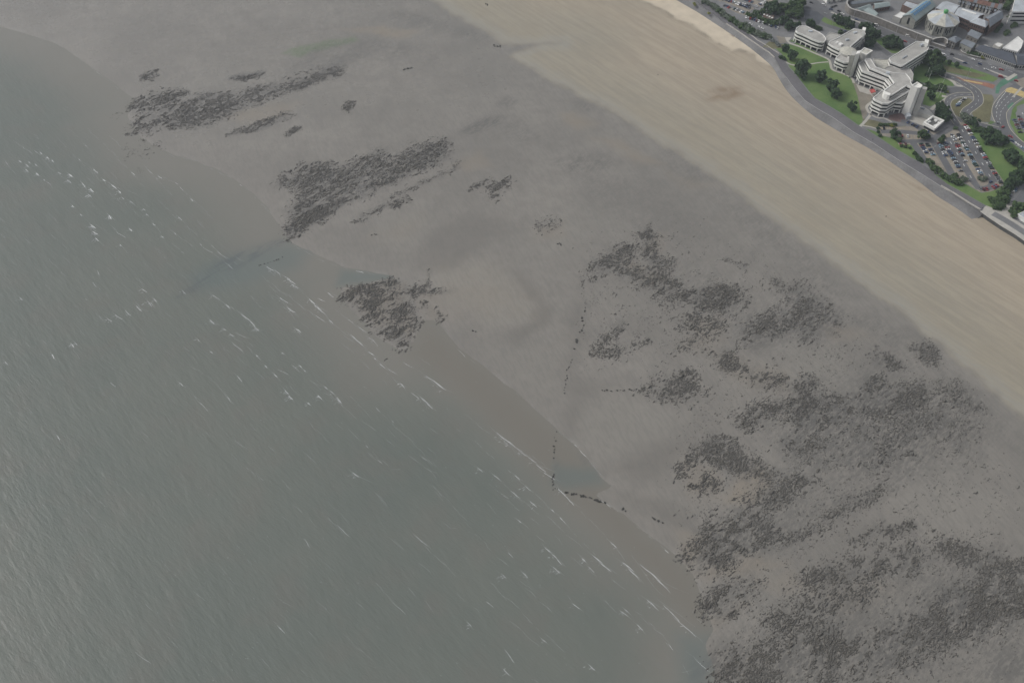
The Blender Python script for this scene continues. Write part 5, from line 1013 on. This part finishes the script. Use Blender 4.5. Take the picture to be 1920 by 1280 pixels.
trees([(1740,301,5),(1746,306,6),(1750,314,6),(1756,318,6),(1764,323,5),(1770,329,5),(1778,334,6),(1786,337,6),(1793,340,7),(1800,342,6),(1790,330,5)], 'mid', 'green bush in the hedge above the promenade', 'promenade hedge', bush=True)
tree(1743, 303, 4.5, 'yel', 'yellow-flowered bush in the promenade hedge', None, bush=True); trees([(1807,336,6),(1764,327,4)], 'grey', 'grey-green bush in the promenade hedge', 'grey hedge bushes', bush=True); trees([(1793,327,3),(1806,333,3.4)], 'dark', 'small dark bush at the hedge end', 'hedge end bushes', bush=True)
trees([(1836,333,4),(1842,337,4),(1847,334,4)], 'grey', 'grey bush on the kerbed island at the lane turn', 'turn island bushes', bush=True)
hp = smooth_pl([(1320,2),(1334,9),(1346,18),(1358,27),(1368,34),(1380,42),(1392,50),(1404,56),(1416,62),(1430,67),(1442,70)], 3)
for i, (px, py) in enumerate(hp): tree(px + random.uniform(-1, 1), py + random.uniform(-1, 1), 5.2 + 1.6 * random.random(), 'grey' if random.random() < .7 else 'mid', 'grey-green shrub in the belt between the promenade and road', 'promenade shrub belt', bush=True)
trees([(1404,48,5),(1412,55,5.5),(1398,44,4.5),(1422,60,5),(1433,64,5)], 'grey', 'grey-green shrub in the second line of the promenade belt', 'second belt line', bush=True)
trees([(1445,73,4),(1450,76,4),(1456,80,4),(1460,84,4.5)], 'silver', 'silvery shrub on the bank before the first office wing', 'silver shrubs', bush=True)
trees([(1440,12,8),(1450,8,9),(1452,16,9),(1446,20,8),(1458,20,7)], 'dark', 'dark tree behind the seafront car park', 'dark trees behind the seafront car park'); trees([(1466,14,8),(1476,16,8),(1486,10,9),(1494,6,9),(1500,14,9),(1490,22,9),(1498,26,8),(1480,24,7),(1505,6,7)], 'mid', 'bright leafy tree at the corner of the main road', 'corner trees')
trees([(1430,22,6),(1420,26,6),(1410,30,5),(1402,27,5),(1424,33,5),(1432,36,5),(1415,22,4)], 'mid', 'bright green bush behind the parked cars', 'bushes behind parked cars', bush=True)
trees([(1438,41,6),(1448,43,6),(1456,42,6)], 'mid', 'bright green bush beside the service building', 'service bushes', bush=True); trees([(1466,38,7),(1474,36,7),(1482,44,7),(1489,47,7),(1478,48,7),(1497,46,6)], 'dark', 'dark tree between the service building and first wing', 'trees by the first wing')
trees([(1518,42,7),(1524,46,6)], 'dark', 'dark tree behind the curved end of the first wing', 'trees behind the first wing'); trees([(1532,52,5),(1537,54,4.5),(1576,60,4.5)], 'mid', 'small bush on the paving behind the first wing', 'paving bushes', bush=True)
trees([(1868 + 3 * k, 59 - 4 * k, 4) for k in range(4)], 'mid', 'bush in the row below the slate-roofed brick wing', 'brick wing bushes', bush=True); trees([(1889,60,5),(1886,64,4),(1903,46,5),(1898,50,4)], 'mid', 'bush beside the lane behind the prison', 'lane bushes', bush=True)
trees([(1822,98,4),(1828,100,4),(1834,102,5),(1815,101,4)], 'mid', 'shrub in the garden below the pale cottage', 'cottage garden shrubs', bush=True); tree(1842, 108, 4, 'yel', 'yellow-green shrub at the end of the cottage garden', None, bush=True)
trees([(1860,4,7),(1868,6,6),(1888,12,8),(1893,4,7)], 'mid', 'tree between the terrace and white office block', 'trees behind the terrace'); trees([(1895,32,5),(1902,34,4)], 'dark', 'dark bush beside the white lorry', 'lorry bushes', bush=True)
trees([(1329,25,3.6),(1301.5,7,3.4),(1303,10,3)], 'yel', 'low tuft of dune grass on the pale sand', 'dune tufts', bush=True)

# ================================================================== CARS
def car_body(kind):
    L, W, H = {'hatch': (3.9, 1.7, 1.45), 'saloon': (4.4, 1.75, 1.42), 'van': (4.9, 1.9, 2.0)}[kind]
    hl, hw = L / 2, W / 2
    prof = [(-hl, .35), (-hl, .8), (-hl * .92, .92), (hl * .55, .92), (hl * .94, .74), (hl, .6), (hl, .35)]
    if kind == 'van': prof = [(-hl, .35), (-hl, 1.1), (-hl * .97, 1.15), (hl * .6, 1.1), (hl * .95, .9), (hl, .7), (hl, .35)]
    n = len(prof); V = []
    for y, sc in ((-hw, .97), (-hw * .9, 1.0), (hw * .9, 1.0), (hw, .97)): V += [(x * sc, y, z if z < .5 else z * (1.0 if abs(y) < hw else .96)) for x, z in prof]
    F = [tuple(range(n))] + [tuple(range(4 * n - 1, 3 * n - 1, -1))]
    for r_ in range(3): F += [(r_ * n + i, (r_ + 1) * n + i, (r_ + 1) * n + (i + 1) % n, r_ * n + (i + 1) % n) for i in range(n)]
    body = bpy.data.meshes.new('body'); body.from_pydata(V, [], F); zb = prof[2][1]
    x0, x1, rx0, rx1 = {'hatch': (-hl * .96, hl * .5, -hl * .78, hl * .12), 'saloon': (-hl * .72, hl * .45, -hl * .45, hl * .1), 'van': (-hl * .97, hl * .62, -hl * .96, hl * .38)}[kind]
    def frus(a0, a1, w0, z0, b0, b1, w1, z1):
        return [(a0, -w0, z0), (a1, -w0, z0), (a1, w0, z0), (a0, w0, z0), (b0, -w1, z1), (b1, -w1, z1), (b1, w1, z1), (b0, w1, z1)], [(0, 3, 2, 1), (4, 5, 6, 7), (0, 1, 5, 4), (1, 2, 6, 5), (2, 3, 7, 6), (3, 0, 4, 7)]
    gl = bpy.data.meshes.new('glasshouse'); v, f = frus(x0, x1, hw * .93, zb - .04, rx0, rx1, hw * .76, H - .06); gl.from_pydata(v, [], f); gl.materials.append(M_dark)
    rf = bpy.data.meshes.new('roof_panel'); v, f = frus(rx0 - .03, rx1 + .03, hw * .78, H - .07, rx0 + .1, rx1 - .1, hw * .7, H); rf.from_pydata(v, [], f)
    for me in (body, rf): me.materials.append(PAINT['silver'])
    return body, gl, rf, L
PCOL = {'silver': (.50, .51, .52), 'white': (.78, .78, .77), 'black': (.018, .019, .022), 'blue': (.035, .06, .13), 'red': (.30, .03, .035), 'dark green': (.02, .06, .05), 'grey': (.16, .17, .18), 'light blue': (.22, .33, .42), 'maroon': (.12, .02, .025)}
PAINT = {}
for k, c_ in PCOL.items():
    m, t, b = new_mat('paint_' + k.replace(' ', '_')); oi = node(t, 'ShaderNodeObjectInfo'); t.links.new(mixc(t, oi.outputs['Random'], tuple(v * .75 for v in c_), tuple(min(.85, v * 1.2) for v in c_)), b.inputs['Base Color'])
    b.inputs['Roughness'].default_value = .28; b.inputs['Coat Weight'].default_value = .5; PAINT[k] = m
BODY = {k: car_body(k) for k in ('hatch', 'saloon', 'van')}
wm = bpy.data.meshes.new('wheel'); n = 10; V = [(.31 * math.cos(2 * math.pi * k / n), y, .31 * math.sin(2 * math.pi * k / n)) for y in (-.1, .1) for k in range(n)]
wm.from_pydata(V, [], [tuple(range(n))[::-1], tuple(range(n, 2 * n))] + [(k, (k + 1) % n, n + (k + 1) % n, n + k) for k in range(n)]); wm.materials.append(plain('tyre', (.02, .02, .02), .9))
CW = ['silver'] * 6 + ['white'] * 3 + ['black'] * 5 + ['blue'] * 5 + ['red'] * 4 + ['dark green'] * 2 + ['grey'] * 5 + ['light blue'] * 2 + ['maroon'] * 2
ncar = [0]
def car(x, y, ang, where, colour=None, kind=None, verb='parked'):
    colour = colour or random.choice(CW); kind = kind or random.choice(('hatch', 'hatch', 'saloon', 'saloon'))
    root = empty('van' if kind == 'van' else 'car', (x, y, ZT + .11), ang); what = 'van' if kind == 'van' else ('hatchback' if kind == 'hatch' else 'saloon car')
    tag(root, f'{colour} {what} {verb} {where}', 'van' if kind == 'van' else 'car', f'{colour} {what}s {where}')
    b_, g_, r_, L = BODY[kind]
    for me, nm in ((b_, 'body'), (g_, 'glasshouse'), (r_, 'roof_panel')):
        o = bpy.data.objects.new(nm, me); link(o, root)
        if nm != 'glasshouse': o.material_slots[0].link = 'OBJECT'; o.material_slots[0].material = PAINT[colour]
    for sx in (-1, 1):
        for sy in (-1, 1):
            o = bpy.data.objects.new('wheel', wm); link(o, root); o.location = (sx * L * .31, sy * .78, .31)
    ncar[0] += 1
def bays(p0, p1, n, occ, where, cols=None, skip=(), lines=True, depth=4.8, turn=0.0, until=1.0):
    a, c_ = np.array(P2(*p0, ZT)), np.array(P2(*p1, ZT)); d = (c_ - a) / n; L = np.linalg.norm(d); u = d / L; v = np.array([-u[1], u[0]]); ang = math.atan2(v[1], v[0]) + turn
    V, F = [], []
    for k in range(n + 1):
        if lines:
            q = a + d * (k - .5); i = len(V)
            for s, w_ in ((-depth / 2, -.07), (depth / 2, -.07), (depth / 2, .07), (-depth / 2, .07)): V.append((*(q + v * s + u * w_), ZT + .092))
            F.append((i, i + 1, i + 2, i + 3))
        if k < n and random.random() < occ and k / n < until:
            q = a + d * k + v * random.uniform(-.25, .25); car(q[0], q[1], ang + random.choice((0, math.pi)) + random.gauss(0, .03), where, cols[k % len(cols)] if cols else None)
    if lines: struct(mesh_obj('bay_marking', V, F, M_yel))
def nb(p0, p1, w_=2.4): return max(1, int(round(math.dist(P2(*p0, ZT), P2(*p1, ZT)) / w_)))
def row(p0, p1, occ, where, **kw): bays(p0, p1, nb(p0, p1), occ, where, **kw)
row((1727,271), (1752,314), .9, 'in the outer column against the promenade hedge', until=.46)
row((1739,271), (1763,318), .92, 'in the column backing onto the hedge column', until=.5)
row((1761,270), (1791,326), .9, 'in the column facing the hedge lane', until=.42)
row((1771,268), (1804,328), .86, 'in the column with one blue car alone at its end', until=1)
row((1785,254), (1824,330), .88, 'in the column headed by a dark bush', until=.66)
row((1796,253), (1842,332), .9, 'in the column ending at the kerbed island', until=.97)
row((1810,236), (1878,347), .93, 'in the long column along the green')
row((1698,228), (1744,251), .6, 'in the row before the pavilion', lines=False, turn=.1)
row((1686,255), (1728,259), .38, 'in the staff bays beside the bushy tree'); row((1688,271), (1712,272), .3, 'in the short bays by the grass bank'); row((1652,241), (1690,241), .12, 'in the staff bays along the hedge')
row((1838,355), (1856,356), .95, 'in the short end row at the lane turn', cols=['grey', 'maroon', 'red', 'red', 'maroon']); row((1862,352), (1872,347), .9, 'in the corner by the lane turn', lines=False)
row((1888,369), (1906,353), .95, 'in the second car park beside the belt', cols=['light blue', 'blue', 'grey', 'silver', 'white']); row((1910,345), (1930,325), .9, 'in the second car park behind the belt')
row((1355,0), (1409,13.5), .95, 'in the front double row of the seafront car park', lines=False); row((1366,1), (1408,18), .92, 'in the rear double row of the seafront car park', lines=False)
row((1355,9.5), (1370,17), .95, 'by the seafront car park entrance', lines=False); row((1377,18), (1397,26), .95, 'at the kerb end of the seafront car park', lines=False, cols=['dark green', 'white', 'silver', 'white', 'light blue', 'silver', 'grey'])
row((1394,-1), (1414,6), .95, 'in the far row of the seafront car park', lines=False); row((1418,12), (1438,4), .9, 'beside the trees of the seafront car park', lines=False, cols=['silver', 'white', 'blue', 'white'])
row((1399,33), (1462,55), .85, 'along the seafront road', lines=False, turn=.3)
for px, py in ((1407,46.5),(1424,52.5),(1428,54.5)): car(*P2(px, py, ZT), -.55, 'across the seafront road', 'white')
for k in range(5): row((1902 + 9 * k, 226 - 6 * k), (1914 + 9 * k, 252 - 6 * k), .9, 'in the car park across the dual carriageway', lines=False)
for px, py, col, kd, ang in ((1544,11,'white','van',-.42),(1560,14,'black','saloon',.5),(1566,12,'black','saloon',.5),(1558,18.5,'blue','saloon',-.4),(1573,22,'black','saloon',-.5),(1579,27,'white','saloon',-.5),(1521,6,'black','hatch',-.4),(1606,38,'blue','saloon',-.42),(1643,48.5,'white','van',-.45),(1640,50,'black','hatch',-.45),(1641,54,'silver','hatch',-.45),
    (1702,69,'white','van',-.42),(1697,79,'red','hatch',-.42),(1746,90,'black','saloon',-.36),(1769,104,'white','van',-.36),(1763,103,'red','hatch',-.36),(1785,103,'black','saloon',-.36),(1824,112.5,'white','hatch',-.34),(1809,119,'blue','saloon',-.34),(1837,121,'blue','hatch',-.34),(1863,128.5,'white','saloon',-.34),(1877,131.5,'red','saloon',-.34),(1876,145,'red','van',-.34),(1905,152.5,'red','hatch',-.36),(1849,131.5,'silver','saloon',-.34),
    (1870,231,'grey','hatch',1.2),(1880,239,'red','hatch',.6),(1894.5,257,'red','saloon',-.62),(1897.5,265,'blue','saloon',-.62),(1905,270,'white','hatch',-.62),(1911,274.5,'white','hatch',-.62),(1918,279,'light blue','saloon',-.62)):
    car(*P2(px, py, ZT + .1), ang, 'driving on the road by the ' + ('prison wall' if py < 60 and px > 1580 else 'junction houses' if py < 60 else 'green' if py > 220 else 'long slate hall'), col, kd, 'seen')
for px, py, col in ((1797,196,'light blue'),(1799,193,'white'),(1802,190,'silver'),(1805,188,'black'),(1808,186,'white'),(1795,199,'blue')): car(*P2(px, py, ZT), .2, 'on the island in the looping drive', col)
for px, py, col in ((1584,60,'blue'),(1580,62,'white'),(1857,342,'blue')): car(*P2(px, py, ZT), .6, 'alone on open asphalt', col)
lo = empty('lorry', (*P2(1895, 30, ZT), ZT + .1), .75); tag(lo, 'white box lorry standing near the terrace end', 'lorry')
for nm, p, z0, z1, m in (('box_body', [(-4, -1.25), (2.6, -1.25), (2.6, 1.25), (-4, 1.25)], .9, 3.6, M_white), ('cab', [(2.75, -1.15), (4.6, -1.15), (4.6, 1.15), (2.75, 1.15)], .5, 2.5, M_white), ('chassis', [(-3.9, -1), (4.4, -1), (4.4, 1), (-3.9, 1)], .45, .88, M_dark)): prism(nm, p, z0, z1, m, lo)
for sx in (-2.8, 3.6):
    for sy in (-1, 1): o = bpy.data.objects.new('wheel', wm); link(o, lo); o.location = (sx, sy * 1.05, .42); o.scale = (1.4, 1.4, 1.4)
print('cars', ncar[0])

# ================================================================== LAMPS, FLAGPOLES, PEOPLE
def pole_mesh(h, r0, r1, name):
    n = 6; V = [(r * math.cos(2 * math.pi * k / n), r * math.sin(2 * math.pi * k / n), z) for z, r in ((0, r0), (h, r1)) for k in range(n)]
    me = bpy.data.meshes.new(name); me.from_pydata(V, [], [(k, (k + 1) % n, n + (k + 1) % n, n + k) for k in range(n)] + [tuple(range(n, 2 * n))]); return me
LP = pole_mesh(9, .14, .08, 'post'); LP.materials.append(M_steel); FP = pole_mesh(10, .15, .08, 'pole'); FP.materials.append(M_white)
AR = unit_box('arm', M_steel); LH = unit_box('lamp_head', M_wall); FN = unit_box('finial', M_white)
def lamp(px, py, ang, where):
    r = empty('street_lamp', P(px, py, ZT), ang); tag(r, f'slim grey street lamp with single arm {where}', 'street lamp', f'street lamps {where}')
    link(bpy.data.objects.new('post', LP), r)
    for me, s, l in ((AR, (1.8, .09, .09), (.85, 0, 8.9)), (LH, (.7, .3, .16), (1.9, 0, 8.85))): o = bpy.data.objects.new(me.name, me); link(o, r); o.scale = s; o.location = l
for px, py in ((1641,44),(1600,33),(1716,77),(1680,62),(1560,47)): lamp(px, py, -1.2, 'beside the prison wall road')
for px, py in ((1780,98),(1830,113),(1885,132),(1812,148),(1815,140)): lamp(px, py, -1.2, 'on the road past the slate hall')
for px, py in ((1770,290),(1800,290),(1830,290),(1745,290)): lamp(px, py, .4, 'between the car park columns')
for px, py in ((1406,28),(1460,50),(1414,30)): lamp(px, py, -1.5, 'along the seafront road')
for px, py in ((1736.8,144),(1741,150),(1755.5,177),(1758.5,184),(1762,178),(1767.5,156.5)):
    r = empty('flagpole', P(px, py, ZT)); tag(r, 'bare white flagpole standing on grass near the tall tower', 'flagpole', 'white flagpoles')
    link(bpy.data.objects.new('pole', FP), r); o = bpy.data.objects.new('finial', FN); link(o, r); o.scale = (.3, .3, .3); o.location = (0, 0, 10)
def person_mesh():
    me = bpy.data.meshes.new('person')
    J = [(0, 0, .95), (0, 0, 1.2), (0, 0, 1.42), (0, .0, 1.55), (0, .02, 1.70), (-.2, 0, 1.40), (-.27, .03, 1.12), (-.25, .12, .86), (.2, 0, 1.40), (.27, -.03, 1.12), (.25, .1, .86), (-.1, 0, .9), (-.12, .12, .5), (-.12, .05, .06), (-.12, .2, .03), (.1, 0, .9), (.12, -.02, .5), (.12, -.15, .06), (.12, 0, .03)]
    E = [(0, 1), (1, 2), (2, 3), (3, 4), (2, 5), (5, 6), (6, 7), (2, 8), (8, 9), (9, 10), (0, 11), (11, 12), (12, 13), (13, 14), (0, 15), (15, 16), (16, 17), (17, 18)]
    me.from_pydata(J, E, []); ob = bpy.data.objects.new('person', me); COL.objects.link(ob)
    sk = ob.modifiers.new('s', 'SKIN'); ss = ob.modifiers.new('b', 'SUBSURF'); ss.levels = 1
    rad = [.15, .15, .16, .06, .11, .07, .05, .04, .07, .05, .04, .1, .07, .05, .04, .1, .07, .05, .04]
    for v, r_ in zip(me.skin_vertices[0].data, rad): v.radius = (r_, r_)
    me.skin_vertices[0].data[0].use_root = True
    ev = ob.evaluated_get(bpy.context.evaluated_depsgraph_get()); out_ = bpy.data.meshes.new_from_object(ev)
    bpy.data.objects.remove(ob); out_.name = 'person'; return out_
PM = person_mesh()
M_skin = plain('skin', (.45, .28, .2), .6)
def person(px, py, col, label, z=None, ang=0.0):
    x, y = P2(px, py, z if z is not None else 1.6); z = float(height(np.array([x]), np.array([y]), -sdf(np.array([x]), np.array([y]), SEA))[0]) if z is None else z
    me = PM.copy(); me.materials.clear(); me.materials.append(plain('cloth_' + label.split()[2], col, .85)); me.materials.append(M_skin); me.materials.append(plain('trousers', (.03, .035, .05), .9))
    for p in me.polygons: p.material_index = 1 if p.center.z > 1.53 or (p.center.z < .9 and abs(p.center.x) > .2) else (2 if p.center.z < .95 else 0)
    o = bpy.data.objects.new('person', me); link(o); o.location = (x, y, z - .02); o.rotation_euler = (0, 0, ang); tag(o, label, 'person')
person(1233.5, 142, (.02, .02, .025), 'person in black standing alone on the firm tan sand')
person(1369, 66, (.6, .6, .6), 'person in white at the edge of a group on the pale sand'); person(1371, 68, (.05, .02, .06), 'person in purple within the group on the pale sand', ang=1); person(1373, 68.5, (.03, .03, .03), 'person in charcoal within the group on the pale sand', ang=2); person(1374.5, 70, (.3, .05, .05), 'person in red within the group on the pale sand', ang=3)
person(1379, 70.5, (.7, .7, .66), 'person in cream standing beyond the group on pale sand', ang=3)
person(1392, 64, (.05, .08, .03), 'person in olive walking on the promenade by the thin parapet', 3.9); person(1432, 91, (.03, .03, .05), 'person in navy on the promenade by the gap in the lawn', 4.6); person(1436, 87, (.05, .05, .06), 'person in grey beside the landward parapet', ZT + .02)
person(1661, 407, (.02, .02, .03), 'person in dark clothing walking on bare firm sand far from the wall'); person(1636, 263, (.04, .04, .05), 'person in slate walking on the upper promenade by the grass', ZT + .02); person(1842, 391, (.03, .03, .03), 'person in jet clothing at the end of the parapet', ZT + .05)

# ================================================================== AIR
V, F = prism_data([(-9000, -5200), (9000, -5200), (9000, 11800), (-9000, 11800)], -8, 620)
hz = mesh_obj('haze', V, F, None); tag(hz, 'thin pale sea haze over the whole bay', 'haze', kind='stuff')
mh = bpy.data.materials.new('haze'); mh.use_nodes = True; t = mh.node_tree; t.nodes.clear()
pv = node(t, 'ShaderNodeVolumePrincipled'); pv.inputs['Color'].default_value = (.76, .84, .96, 1); pv.inputs['Density'].default_value = .00010; pv.inputs['Anisotropy'].default_value = .2
mo = node(t, 'ShaderNodeOutputMaterial'); t.links.new(pv.outputs[0], mo.inputs['Volume']); hz.data.materials.append(mh)
